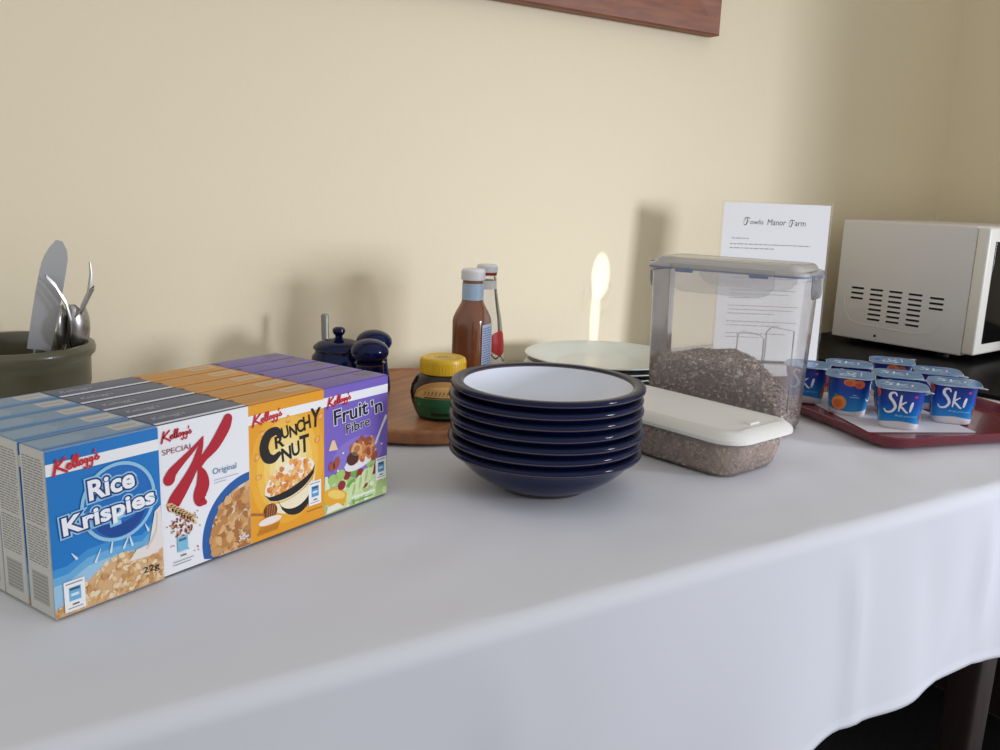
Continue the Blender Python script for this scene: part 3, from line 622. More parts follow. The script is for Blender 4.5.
def kr_r(z): 
    for i in range(len(prof)-1):
        if prof[i][1] <= z <= prof[i+1][1] and prof[i+1][1] > prof[i][1]: return prof[i][0]+(z-prof[i][1])/(prof[i+1][1]-prof[i][1])*(prof[i+1][0]-prof[i][0])
    return .0264
kl = MB(); a = Art(kl, lambda u, v, l: ((kr_r(v)+.0004+l*5)*math.cos(u-1.4), (kr_r(v)+.0004+l*5)*math.sin(u-1.4), v))
strip_patch(a, -1.3, 1.3, lambda u_: .010, lambda u_: .042-.012*abs(u_), ink(232, 226, 206), n=16, nv=6); a.up(2)
strip_patch(a, -.9, .9, lambda u_: .034+.016*(u_/.9)**2, lambda u_: .066-.012*(u_/.9)**2, ink(186, 32, 26), n=12, nv=6); a.up()
a.stroke([(-.7, .040, .0022), (-.35, .031, .0022), (0, .034, .0022), (.35, .026, .0022), (.8, .034, .0022)], ink(50, 60, 40)); a.stroke([(-.6, .022, .0018), (0, .019, .0018), (.7, .022, .0018)], ink(60, 90, 50))
kl.build('label', ko, recalc=False)['label'] = 'cream label with a red tomato'
nl = MB(); nl.lathe([(.0140, .119, ink(222, 224, 220)), (.0136, .130, ink(222, 224, 220))], 20, cap=False); nl.build('neck_label', ko)
# navy mushroom-topped shakers
def make_shaker():
    b = MB(); b.lathe([(0, 0, navy), (.0185, 0, brown_edge), (.0200, .001, navy), (.0205, .006, navy), (.0190, .018, navy), (.0168, .030, navy), (.0158, .040, navy), (.0158, .0435, brown_edge), (.0165, .0450, navy), (.0001, .0450, navy)], 40, cap=False)
    o = b.build('pepper_shaker', autosmooth=60)
    h = MB(); P = [(.0150, .0452, brown_edge), (.0180, .0462, navy)]
    for i in range(0, 13):
        t = -math.pi/2*.55+(math.pi/2*1.55)*i/12; P.append((.0218*math.cos(t)+.0001, .0582+.0135*math.sin(t), navy))
    h.lathe(P, 40, cap=False); h.build('dome_top', o)
    return o
s1 = make_shaker(); s1.scale = (.94, .94, 1); s1.location = (.3945, .8640, TT); tag(s1, 'navy glazed shaker with domed top, the nearer of the pair beside the lidded pot', 'shaker', 'pair of navy shakers')
s2 = copy_tree(s1); s2.location = (.4245, .9180, TT); s2.rotation_euler[2] = 1; s2['label'] = 'navy glazed shaker with domed top, the farther one half hidden behind its twin'
# sugar pot
b = MB(); b.lathe([(0, .001, navy), (.022, .001, navy), (.024, 0, brown_edge), (.0265, 0, brown_edge), (.0285, .003, navy), (.0330, .014, navy), (.0335, .024, navy), (.0310, .036, navy), (.0275, .0405, navy), (.0275, .0440, brown_edge), (.0250, .0440, navy), (.0250, .020, navy), (.0001, .012, navy)], 48, cap=False)
so = b.build('sugar_pot', loc=(.3990, .9600, TT), autosmooth=60); tag(so, 'navy glazed pot with knobbed lid behind the purple cereal boxes', 'pot')
b = MB(); b.lathe([(.0240, .0430, navy), (.0285, .0438, brown_edge), (.0300, .0455, navy), (.0292, .0480, navy), (.0240, .0520, navy), (.0160, .0548, navy), (.0070, .0560, navy), (.0045, .0575, navy), (.0042, .0600, navy), (.0062, .0620, navy), (.0076, .0650, navy), (.0070, .0680, navy), (.0045, .0698, navy), (.0001, .0702, navy)], 48, cap=False); b.build('lid', so)
steel = mat('brushed_steel', (180, 178, 174), .32, metal=1.0); greyst = mat('dull_steel', (142, 140, 130), .4, metal=.6)
b = MB(); b.tube([(-.012, .0305, .016), (-.013, .0355, .044), (-.0125, .0385, .066), (-.0122, .0400, .0905)], [.003, .0034, .0046, .0046], greyst, 10, .35); b.tube([(-.0122, .0400, .0905), (-.0122, .0401, .0925)], [.0046, .003], greyst, 10, .35)
sp = b.build('spoon', loc=(.4110, .9630, TT-.0125)); tag(sp, 'grey metal spoon handle standing behind the knobbed navy pot', 'spoon')

# ------------------------------------------------------------------ crock of cutlery
b = MB(); b.lathe([(0, 0, bamboo), (.066, 0, bamboo), (.070, .002, bamboo), (.071, .006, bamboo), (.071, .025, bamboo), (.069, .029, bamboo), (.066, .031, bamboo), (.0001, .031, bamboo)], 72, cap=False)
CX, CY = .0670, .985
o = b.build('wooden_stand', loc=(CX, CY, Z0+.0002), autosmooth=50); tag(o, 'round wooden stand under the olive green cutlery crock', 'stand')
olive = mat('olive_glaze', (92, 88, 66), .32, spec=.5, coat=.2, col2=(84, 80, 60), nscale=10)
b = MB(); b.lathe([(r_, z_*.9, olive) for r_, z_ in ((0, .001), (.062, 0), (.0665, .003), (.0680, .012), (.0685, .032), (.0685, .038), (.0700, .041), (.0730, .0445), (.0738, .0495), (.0725, .0545), (.0695, .0565), (.0660, .0558), (.0630, .053), (.0615, .045), (.0600, .012), (.0001, .008))], 80, cap=False)
cr = b.build('utensil_crock', loc=(CX, CY, Z0+.0314), autosmooth=60); tag(cr, 'olive green glazed crock with rolled rim holding the cutlery', 'crock')
def frame_to(o, base, tip, side):
    z = (Vector(tip)-Vector(base)).normalized(); x = Vector(side); x = (x-z*x.dot(z)).normalized(); y = z.cross(x)
    M = Matrix.Identity(4)
    for i in range(3): M[i][0] = x[i]; M[i][1] = y[i]; M[i][2] = z[i]; M[i][3] = base[i]
    o.matrix_world = M
# table knife, blade up
b = MB(); L = .175; out = []
for i in range(15):
    t = i/14; z = .045+t*.110; wl = -.0105-.0012*math.sin(t*3.1)+(max(0, t-.70)/.30)**2.4*.0085; wr = .0105+.001*math.sin(t*3)-(max(0, t-.82)/.18)**2.5*.0070
    out.append((wl, wr, z))
vs = []
for wl, wr, z in out: vs += [(wl, -.0002, z), (wr, -.0010, z), (wr, .0010, z), (wl, .0002, z)]
fs = [(4*i+j, 4*i+(j+1) % 4, 4*i+4+(j+1) % 4, 4*i+4+j) for i in range(14) for j in range(4)]+[(0, 3, 2, 1), (56, 57, 58, 59)]
b.add(vs, fs, mat('knife_steel', (186, 186, 186), .42, metal=.6)); kn = b.build('table_knife'); tag(kn, 'broad table knife standing blade up in the crock', 'knife')
h = MB(); h.loft([(.012, .006, .0028, -.045), (.014, .007, .0034, -.03), (.011, .006, .0028, .03), (.009, .004, .0018, .046)], steel, 4); h.build('handle', kn)
def aim(o, tip, pt, length, side):
    """tip and another point on the axis (table coordinates); origin lies length below the tip"""
    T = Vector((tip[0], tip[1], tip[2]+Z0)); d = (T-Vector((pt[0], pt[1], pt[2]+Z0))).normalized(); frame_to(o, T-d*length, T, side)
aim(kn, (.1090, .955, .184), (.0880, .962, .085), .155, (1, -.12, 0))
def make_spoon(L=.085):
    b = MB(); n = 12; m_ = 10; vs = []
    for i in range(n+1):
        t = i/n; z = L*.55+t*.048; wv = .0125*math.sin(math.pi*min(1, t*.93+.035))**.7
        for j in range(m_+1):
            s = -1+2*j/m_; vs.append((wv*s, -.0065*(1-s*s)*math.sin(math.pi*min(1, t*.95+.02))**.8, z))
    b.add(vs, [(i*(m_+1)+j, i*(m_+1)+j+1, (i+1)*(m_+1)+j+1, (i+1)*(m_+1)+j) for i in range(n) for j in range(m_)], steel, True)
    o = b.build('table_spoon', autosmooth=0); sd = o.modifiers.new('thickness', 'SOLIDIFY'); sd.thickness = .0011
    h = MB(); h.tube([(0, -.0005, L*.55+.001), (0, .002, L*.40), (0, .001, L*.1), (0, -.002, -L*.3)], [.003, .0026, .0034, .0055], steel, 10, .4); h.build('handle', o); return o
spn = make_spoon()
spots = [((.1085, .955, .122), (.104, .962, .075), (.35, .94, 0), 'table spoon bowl up in the crock, the one nearest the knife'), ((.1185, .962, .121), (.118, .966, .075), (1, -.1, 0), 'table spoon bowl up in the crock, middle one of three'), ((.1290, .968, .120), (.1275, .972, .075), (.45, .9, 0), 'table spoon bowl up in the crock, rightmost of three by the rim')]
for k, (a0, a1, sd, lab) in enumerate(spots):
    o = spn if k == 0 else copy_tree(spn); aim(o, a0, a1, .095, sd); tag(o, lab, 'spoon', 'spoons standing in the crock')
# fork seen edge-on, curving; thin fork and a handle leaning right
def make_fork():
    b = MB(); b.tube([(0, 0, -.06), (0, .001, -.02), (0, .0, .02)], [.0045, .003, .0022], steel, 8, .5); b.loft([(.005, .0018, .0007, .018, 0, 0), (.018, .0018, .0008, .030, 0, -.003), (.019, .0018, .0008, .040, 0, -.004)], steel, 3)
    o = b.build('table_fork')
    for k in range(4):
        x = -.0081+.0054*k; t = MB(); t.tube([(x, -.004, .038), (x, -.003, .054), (x, .003, .072), (x*.95, .009, .082)], [.0016, .0014, .0011, .0006], steel, 6); t.build('tine', o)
    return o
f1 = make_fork(); aim(f1, (.1045, .948, .1515), (.1110, .952, .105), .082, (.1, 1, 0)); tag(f1, 'steel fork in the crock, its tines curving left in front of the knife', 'fork')
f2 = copy_tree(f1); aim(f2, (.1450, .965, .1575), (.1235, .965, .118), .082, (.13, 1, 0)); tag(f2, 'thin steel fork leaning right above the spoons', 'fork')
b = MB(); b.tube([(0, 0, -.06), (0, .001, .0), (0, .0005, .035), (0, 0, .052), (0, 0, .055)], [.002, .0025, .0040, .0050, .0030], steel, 8, .4); o = b.build('teaspoon'); aim(o, (.1385, .958, .139), (.1260, .962, .110), .055, (.3, 1, 0)); tag(o, 'steel teaspoon handle leaning right over the crock rim', 'teaspoon')

# ------------------------------------------------------------------ cereal containers
def flakes(b, pts, rnd, mats, smin, smax):
    for p, nrm in pts:
        n = Vector(nrm)+Vector((rnd.gauss(0, .55), rnd.gauss(0, .55), rnd.gauss(0, .55))); n = n.normalized() if n.length > .01 else Vector((0, 0, 1))
        t = n.cross(Vector((0, 0, 1))); t = t.normalized() if t.length > .05 else Vector((1, 0, 0)); q = n.cross(t); s = rnd.uniform(smin, smax); k = rnd.choice((4, 5, 6)); ph = rnd.uniform(0, 6)
        c = Vector(p); ring = [c+t*math.cos(ph+6.283*i/k)*s*rnd.uniform(.7, 1.1)+q*math.sin(ph+6.283*i/k)*s*rnd.uniform(.5, 1) for i in range(k)]
        up = n*s*.28; b.add([tuple(c+up)]+[tuple(v) for v in ring], [(0, 1+i, 1+(i+1) % k) for i in range(k)]+[tuple(range(k, 0, -1))], rnd.choice(mats))
M1 = [mat('muesli_a', (156, 132, 120), .8), mat('muesli_b', (190, 168, 152), .8), mat('muesli_c', (226, 212, 196), .8), mat('muesli_d', (118, 96, 88), .8), mat('muesli_e', (160, 134, 122), .8)]
clearp = plastic_film('storage_plastic', (248, 242, 240), .24, .12); milky = plastic_film('lid_plastic', (240, 236, 232), .80, .25); sealb = mat('blue_seal', (122, 134, 170), .4); clipm = plastic_film('clip_plastic', (240, 240, 244), .20, .2)
CL, CW, CH = .170, .087, .1705        # long side on local x
cyaw = -1.1375; cc = Vector((.7430, .6780, Z0+.0003))
cont = empty('storage_container', cc, cyaw); tag(cont, 'tall clear plastic container with clip lid, half filled with muesli', 'container')
b = MB(); secs = [(CL-.026, CW-.022, .010, .0010), (CL-.019, CW-.015, .012, .0004), (CL-.014, CW-.010, .013, .004), (CL-.012, CW-.009, .013, .02), (CL-.004, CW-.003, .014, CH-.006), (CL, CW, .014, CH-.004), (CL, CW, .014, CH)]
b.loft(secs, clearp, 6, cap=(True, False))
# moulded grip panel lines on the long face that looks left (local -y) and ribs
for y_ in (-1, ):
    yy = lambda z: y_*((CW-.009)/2+(z-.02)/(CH-.026)*.003+.0006)
    P = [(.022, .006), (.022, .106), (.028, .110), (.046, .108), (.050, .104), (.050, .012)]; b.tube([(x, yy(z), z) for x, z in P], .0008, clearp, 6)
    P = [(.052, .008), (.052, .112), (.057, .118), (.080, .116), (.080, .030)]; b.tube([(x, yy(z), z) for x, z in P], .0008, clearp, 6)
b.build('body', cont)
b = MB(); b.loft([(CL+.003, CW+.003, .015, CH-.001), (CL+.004, CW+.004, .016, CH+.0008), (CL+.004, CW+.004, .016, CH+.0030), (CL+.001, CW+.001, .015, CH+.0042), (CL-.006, CW-.006, .013, CH+.0046), (CL-.012, CW-.012, .012, CH+.0095), (CL-.018, CW-.018, .010, CH+.0110)], milky, 6); lid_o = b.build('lid', cont)
b = MB(); b.loft([(CL+.0044, CW+.0044, .016, CH-.0012), (CL+.0048, CW+.0048, .016, CH+.0006)], sealb, 6, cap=(False, False)); b.loft([(CL+.0048, CW+.0048, .016, CH+.0006), (CL+.0040, CW+.0040, .016, CH+.0008)], sealb, 6, cap=(False, False)); b.build('seal', lid_o)['label'] = 'blue sealing band'
for (sx, sy, wl) in ((0, -1, .112), (0, 1, .112), (1, 0, .046), (-1, 0, .046)):
    c = MB()
    Mx = Matrix.Rotation({(0, -1): 0, (0, 1): math.pi, (1, 0): math.pi/2, (-1, 0): -math.pi/2}[(sx, sy)], 4, 'Z')
    off = -(CW/2 if sx == 0 else CL/2)-.0035
    c.loft([(wl*.72, .0016, .0007, CH-.024, 0, off), (wl*.88, .0018, .0008, CH-.021, 0, off), (wl, .0020, .0009, CH-.014, 0, off), (wl, .0022, .0010, CH+.0005, 0, off), (wl, .0034, .0010, CH+.0030, 0, off+.0008), (wl*.98, .0050, .0010, CH+.0048, 0, off+.0016)], clipm, 4, M=Mx)
    cl = c.build('clip', lid_o)
    for q in (-.36, .36):
        d = MB(); hw = .010 if sx == 0 else .005; d.box(q*wl-hw, q*wl+hw, off-.0018, off-.0010, CH-.0035, CH-.0005, sealb, M=Mx, bev=.0003); d.build('hinge', cl)
def heap(name, parent, Lx, Wy, base, hfun, mats, nflk, smin, smax, core, seed, taper):
    rnd = random.Random(seed); b = MB(); nx, ny = 30, 18
    def wid(z): return 1-taper*(1-min(1, z/.15))
    top = {}
    vs = []; N = nx+1
    for j in range(ny+1):
        for i in range(N):
            x = (i/nx-.5)*Lx; y = (j/ny-.5)*Wy; z = hfun(x, y)+rnd.uniform(-.0012, .0012); s = wid(z); vs.append((x*s, y*s, z))
    fs = [(j*N+i, j*N+i+1, (j+1)*N+i+1, (j+1)*N+i) for j in range(ny) for i in range(nx)]
    edge = [i for i in range(N)]+[j*N+nx for j in range(1, ny+1)]+[ny*N+i for i in range(nx-1, -1, -1)]+[j*N for j in range(ny-1, 0, -1)]
    k0 = len(vs)
    for e in edge: x, y, z = vs[e]; s = wid(base)/wid(z); vs.append((x*s, y*s, base))
    ne = len(edge); fs += [(edge[i], k0+i, k0+(i+1) % ne, edge[(i+1) % ne]) for i in range(ne)]+[tuple(k0+i for i in range(ne))]
    b.add(vs, fs, core)
    pts = []
    for _ in range(nflk):
        if rnd.random() < .5:
            x, y = rnd.uniform(-.5, .5)*Lx*.985, rnd.uniform(-.5, .5)*Wy*.985; z = hfun(x, y); s = wid(z); pts.append(((x*s, y*s, z+rnd.uniform(0, .0012)), (0, 0, 1)))
        else:
            if rnd.random() < Lx/(Lx+Wy): x, y = rnd.uniform(-.5, .5)*Lx, rnd.choice((-.5, .5))*Wy; n = (0, 1 if y > 0 else -1, 0)
            else: y, x = rnd.uniform(-.5, .5)*Wy, rnd.choice((-.5, .5))*Lx; n = (1 if x > 0 else -1, 0, 0)
            z = rnd.uniform(base, hfun(x, y)); s = wid(z)*.997; pts.append(((x*s, y*s, z), n))
    flakes(b, pts, rnd, mats, smin, smax); return b.build(name, parent, autosmooth=0, recalc=False)
def hmu(x, y):      # heaped towards the far (left) end, sloping to the near end
    t = (x+CL/2)/CL
    K = ((0, .058), (.15, .066), (.3, .077), (.5, .077), (.65, .069), (.8, .053), (.93, .032), (1.01, .022))
    for (a0, b0), (a1, b1) in zip(K, K[1:]):
        if t <= a1: break
    q = min(1, max(0, (t-a0)/(a1-a0))); return b0+(b1-b0)*q+.0025*math.sin(x*70+y*30)+.002*math.sin(y*90+1)-.006*(y/CW*2)**2
core = mat('muesli_core', (136, 112, 102), .9, col2=(88, 68, 60), nscale=300)
o = heap('muesli', None, CL-.0175, CW-.0145, .0022, hmu, M1, 6500, .0015, .0034, core, 2, .045)
o.location = cc; o.rotation_euler = (0, 0, cyaw); o['kind'] = 'stuff'; tag(o, 'brown muesli heaped inside the tall clear container', 'cereal', )
# low tub
tub = empty('storage_tub', (.6130, .6330, Z0+.0003), R(90+8)); tag(tub, 'long low clear tub with white lid, full of light brown cereal', 'container')
TL, TW, THh = .238, .102, .0385
tp = plastic_film('tub_plastic', (244, 236, 230), .30, .2)
b = MB(); b.loft([(TL-.050, TW-.030, .012, .0010), (TL-.034, TW-.020, .016, .0004), (TL-.028, TW-.014, .018, .004), (TL-.012, TW-.004, .022, THh-.006), (TL-.004, TW+.003, .024, THh-.005), (TL-.002, TW+.005, .024, THh-.001)], tp, 8, cap=(True, False)); b.build('body', tub)
wl_ = mat('white_lid', (232, 230, 224), .35, sss=0)
b = MB(); b.loft([(TL, TW+.006, .025, THh-.0045), (TL+.002, TW+.008, .026, THh-.004), (TL+.002, TW+.008, .026, THh-.001), (TL-.002, TW+.004, .024, THh+.0015), (TL-.012, TW-.006, .020, THh+.0050), (TL-.022, TW-.016, .016, THh+.0062), (TL-.026, TW-.020, .014, THh+.0054), (TL-.034, TW-.028, .012, THh+.0054)], wl_, 8); b.box(-.100, -.093, -.011, .004, THh+.0053, THh+.0068, wl_, bev=.0004); b.build('lid', tub)['label'] = 'white snap-on lid'
M2 = [mat('bran_a', (206, 176, 152), .8), mat('bran_b', (222, 196, 172), .8), mat('bran_c', (186, 152, 128), .8), mat('bran_d', (236, 216, 194), .8)]
def heap_tub():
    rnd = random.Random(9); b = MB(); core = mat('bran_core', (200, 170, 146), .9, col2=(146, 112, 88), nscale=200)
    S = [(TL-.036, TW-.022, .014, .002), (TL-.031, TW-.017, .017, .005), (TL-.021, TW-.011, .018, .022), (TL-.019, TW-.009, .018, .0285)]
    b.loft(S, core, 8); pts = []
    for _ in range(3200):
        z = rnd.uniform(.003, .0285); t = (z-.005)/.0235; Lz = TL-.031+.012*t; Wz = TW-.017+.008*t; r_ = .0175
        if rnd.random() < .25: x, y = rnd.uniform(-.48, .48)*Lz, rnd.uniform(-.48, .48)*Wz; pts.append(((x, y, .0288), (0, 0, 1))); continue
        a_ = rnd.uniform(0, 2*math.pi); dx, dy = math.cos(a_), math.sin(a_); q = 1/max(abs(dx)/(Lz/2), abs(dy)/(Wz/2)) if rnd.random() < .3 else None
        if q: x, y = dx*q, dy*q
        elif rnd.random() < .7: x, y = rnd.uniform(-.5, .5)*Lz, rnd.choice((-.5, .5))*Wz
        else: x, y = rnd.choice((-.5, .5))*Lz, rnd.uniform(-.5, .5)*Wz
        ox, oy = abs(x)-(Lz/2-r_), abs(y)-(Wz/2-r_)
        if ox > 0 and oy > 0:
            L = math.hypot(ox, oy); ox, oy = ox/L*r_, oy/L*r_; x = math.copysign(Lz/2-r_+ox, x); y = math.copysign(Wz/2-r_+oy, y); n = (math.copysign(ox, x), math.copysign(oy, y), 0)
        else: n = (math.copysign(1, x), 0, 0) if abs(x)/(Lz/2) > abs(y)/(Wz/2) else (0, math.copysign(1, y), 0)
        pts.append(((x, y, z), tuple(Vector(n).normalized())))
    flakes(b, pts, rnd, M2, .0014, .0030); o = b.build('bran_flakes', autosmooth=0, recalc=False); return o
o = heap_tub(); o.location = (.6130, .6330, Z0+.0003); o.rotation_euler = (0, 0, R(98)); o['kind'] = 'stuff'; tag(o, 'light brown cereal filling the low lidded tub', 'cereal')

# ------------------------------------------------------------------ notice in an acrylic stand
dl, dr = Vector((1.005, .951, 0)), Vector((1.138, .856, 0)); dv = dr-dl; DW = dv.length
ds = empty('sign_holder', (dl.x, dl.y, Z0+.0003), math.atan2(dv.y, dv.x)); tag(ds, 'clear acrylic stand holding the white printed notice against the wall', 'sign holder')
DH = .2430; lean = .010
acr = plastic_film('acrylic', (240, 242, 240), .05, .02)
b = MB(); b.add([(0, 0, 0), (DW, 0, 0), (DW, lean, DH), (0, lean, DH), (0, .0018, 0), (DW, .0018, 0), (DW, lean+.0018, DH), (0, lean+.0018, DH)], [(0, 1, 2, 3), (7, 6, 5, 4), (0, 4, 5, 1), (3, 2, 6, 7), (0, 3, 7, 4), (1, 5, 6, 2)], acr); b.build('panel', ds)
b = MB(); b.box(0, DW, .0, .075, 0, .0020, acr); b.build('foot', ds)
b = MB(); white = ink(246, 246, 246)
fy = lambda v: lean*v/DH
b.add([(.003, fy(.004)-.0006, .004), (DW-.003, fy(.004)-.0006, .004), (DW-.003, fy(DH-.003)-.0006, DH-.003), (.003, fy(DH-.003)-.0006, DH-.003)], [(0, 1, 2, 3)], white)
b.add([(.003, fy(.004)-.0003, .004), (DW-.003, fy(.004)-.0003, .004), (DW-.003, fy(DH-.003)-.0003, DH-.003), (.003, fy(DH-.003)-.0003, DH-.003)], [(3, 2, 1, 0)], white)
a = Art(b, lambda u, v, l: (u, fy(v)-.0007-l*2, v)); dk, gy = ink(96, 96, 100), ink(160, 160, 164)
a.up(); 
def fancy_F(u, v, s):
    a.stroke([(u+.1*s, v+.9*s, .12*s), (u+.45*s, v+1.05*s, .14*s), (u+.95*s, v+.95*s, .10*s)], dk); a.stroke([(u+.55*s, v+1.0*s, .08*s), (u+.5*s, v+.3*s, .16*s), (u+.3*s, v-.1*s, .13*s), (u, v+.05*s, .08*s)], dk)
    a.stroke([(u+.0*s, v+.25*s, .06*s), (u+.05*s, v+.65*s, .06*s), (u+.3*s, v+.7*s, .06*s)], dk); a.stroke([(u+.5*s, v+.5*s, .08*s), (u+.8*s, v+.52*s, .07*s)], dk)
fancy_F(.034, .2085, .0095); a.text('owlis', .0435, .2090, .0195, .0068, dk, shear=.1); a.text('Manor', .0690, .2085, .0275, .0086, dk, shear=.1); fancy_F(.1010, .2080, .0085); a.text('arm', .1095, .2085, .0160, .0058, dk, shear=.1)
rd = random.Random(8)
def line(v, u0, u1):
    u = u0
    while u < u1: L = min(rd.uniform(.003, .009), u1-u); a.rect(u, v, u+L, v+.0013, gy); u += L+.0015
line(.187, .018, .043); line(.1785, .016, .135); line(.1725, .016, .082)
for v, e in ((.150, .125), (.144, .11), (.134, .13), (.128, .12), (.122, .06), (.110, .12), (.104, .11), (.098, .05), (.086, .125), (.080, .12), (.074, .09), (.062, .125), (.056, .10), (.044, .11), (.038, .07)): line(v, .020, e)
nt_ = b.build('notice', recalc=False); nt_.location = ds.location; nt_.rotation_euler = ds.rotation_euler; tag(nt_, 'white printed paper notice with a fancy heading, held in the acrylic stand', 'notice')

# ------------------------------------------------------------------ black board and microwave
blackm = mat('black_laminate', (14, 13, 14), .42, spec=.10)
b = MB(); b.box(1.168, 1.715, .47, 1.055, Z0, Z0+.005, blackm, bev=.0015); o = b.build('black_board'); tag(o, 'glossy black board lying on the tablecloth beneath the microwave', 'board')
MWW, MWD, MWH = .33, .2255, .2024
mz = Z0+.0145; myaw = .0976
mw = empty('microwave_oven', (1.3661+.0, .7653, mz), myaw); tag(mw, 'white microwave oven standing on the black board, vents facing the notice', 'microwave')
mww = mat('white_enamel', (219, 216, 212), .35, spec=.5); mwd = mat('cream_door', (230, 227, 216), .35); drk = mat('vent_dark', (34, 34, 36), .8); bgl = mat('black_door_glass', (12, 12, 14), .08, spec=.6)
b = MB(); FD = .0           # casing from the door plane back; door stands proud towards -y
b.box(0, MWW, FD, MWD, 0, MWH, mww, bev=.0025); 
# folded seam lines at rear and raised flange around the vent area
bd = b.build('casing', mw)
vn = MB(); a = Art(vn, lambda u, v, l: (-.0002-l, MWD-u, v), .00006)
def slot(u, v):
    w_, h_ = .0215, .0040
    vn.tube([(-.0003, MWD-u, v), (-.0003, MWD-u-w_, v)], [.0007]*2, mww, 6)
    a.poly([(u, v-.0002), (u+w_, v-.0002), (u+w_+.0008, v-.0020), (u+w_, v-h_), (u, v-h_), (u-.0008, v-.0020)], drk)
c7 = tuple(.0905-.00845*k for k in range(7))
cols = [(.0295, (.0905, .0817, .0730)), (.0640, c7), (.0975, c7), (.1315, tuple(v-.0005 for v in c7)), (.1670, (.0880, .0795, .0710))]
for u, vs_ in cols:
    for v in vs_: slot(u, v)
P = [(.016, .070), (.020, .048), (.032, .032), (.050, .0265), (.150, .0240), (.176, .030), (.190, .046)]
vn.tube([(-.0001, MWD-u, v) for u, v in P], .0006, mww, 6)
vn.tube([(-.0004, MWD-.081, .0105), (-.0012, MWD-.081, .0105)], .0022, drk, 10)
vn.build('vent_grille', mw, recalc=False)['label'] = 'five columns of dark louvre slots'
b = MB(); b.box(-.001, MWW+.001, -.0200, -.0005, .003, MWH-.001, mwd, bev=.004)
dr_ = b.build('door', mw)
b = MB(); b.box(.022, MWW*.76, -.0212, -.012, .020, MWH-.022, bgl, bev=.0012); b.build('window', dr_)['label'] = 'black glass window'
b = MB(); b.box(MWW*.79, MWW-.010, -.0210, -.012, .016, MWH-.020, mwd, bev=.001); cp = b.build('control_panel', mw)
for kz in (.13, .07):
    d = MB(); d.lathe([(.0001, 0, mwd), (.018, 0, mwd), (.018, .004, mwd), (.015, .012, mwd), (.0001, .013, mwd)], 32, M=Matrix.Translation((MWW*.88, -.021, kz)) @ Matrix.Rotation(math.pi/2, 4, 'X'), cap=False); d.build('knob', cp)
for fx_, fy_ in ((.03, .04), (MWW-.03, .04), (.03, MWD-.03), (MWW-.03, MWD-.03)):
    d = MB(); d.lathe([(.0001, -.0095, drk), (.009, -.0095, drk), (.010, .0005, drk), (.0001, .0005, drk)], 20, M=Matrix.Translation((fx_, fy_, 0)), cap=False); d.build('foot', mw)

# ------------------------------------------------------------------ red tray of yoghurts
maroon = mat('maroon_plastic', (112, 16, 34), .22, spec=.5, coat=.2)
te, tn = Vector((.961, -.276, 0)), Vector((.276, .961, 0)); TRW, TRD = .262, .300
tc0 = Vector((.800, .509, 0))+te*TRW/2+tn*TRD/2
b = MB(); b.loft([(TRW-.03, TRD-.03, .020, .0006), (TRW-.024, TRD-.024, .022, 0), (TRW-.012, TRD-.012, .026, .0040), (TRW-.002, TRD-.002, .030, .0120), (TRW, TRD, .030, .0132), (TRW-.002, TRD-.002, .030, .0140), (TRW-.008, TRD-.008, .028, .0128), (TRW-.016, TRD-.016, .024, .0045), (TRW-.026, TRD-.026, .021, .0026)], maroon, 10)
o = b.build('serving_tray', loc=(tc0.x, tc0.y, Z0+.0003), rz=math.atan2(te.y, te.x)); tag(o, 'maroon plastic tray with raised rim carrying the yoghurts', 'tray')
TRT = Z0+.0031
pm = mat('white_paper', (222, 220, 222), .7); b = MB(); vs = []; b.loft([(.126, .190, .002, 0), (.126, .190, .002, .0005)], pm, 2)
o = b.build('paper_napkin', loc=(.9490-.004, .6200+.000, TRT+.0001), rz=R(-26)); tag(o, 'white paper napkin spread on the maroon tray under the yoghurts', 'napkin')
PZ = TRT+.0008; PH = .0452
sky = zgrad('yoghurt_print', [(0, (30, 140, 206)), (.22, (16, 122, 200)), (.55, (16, 72, 168)), (1, (22, 40, 134))], .3, .009, PH)
potw = mat('yoghurt_pot_white', (226, 220, 222), .35); foil = mat('foil_edge', (196, 206, 220), .3, metal=.5); lidb = mat('foil_blue', (96, 158, 208), .22, metal=.5, col2=(60, 126, 190), nscale=60)
def pot_r(z): return .0205+.0030*min(1, max(0, z/PH))
def sq(u, z, off):
    """point on the rounded-square wall at angle-like parameter u in radians"""
    c, s = math.cos(u-math.pi/2), math.sin(u-math.pi/2); n = 3.4; k = (abs(c)**n+abs(s)**n)**(-1/n); r_ = pot_r(z)*1.0*k+off
    return (r_*c, r_*s, z)
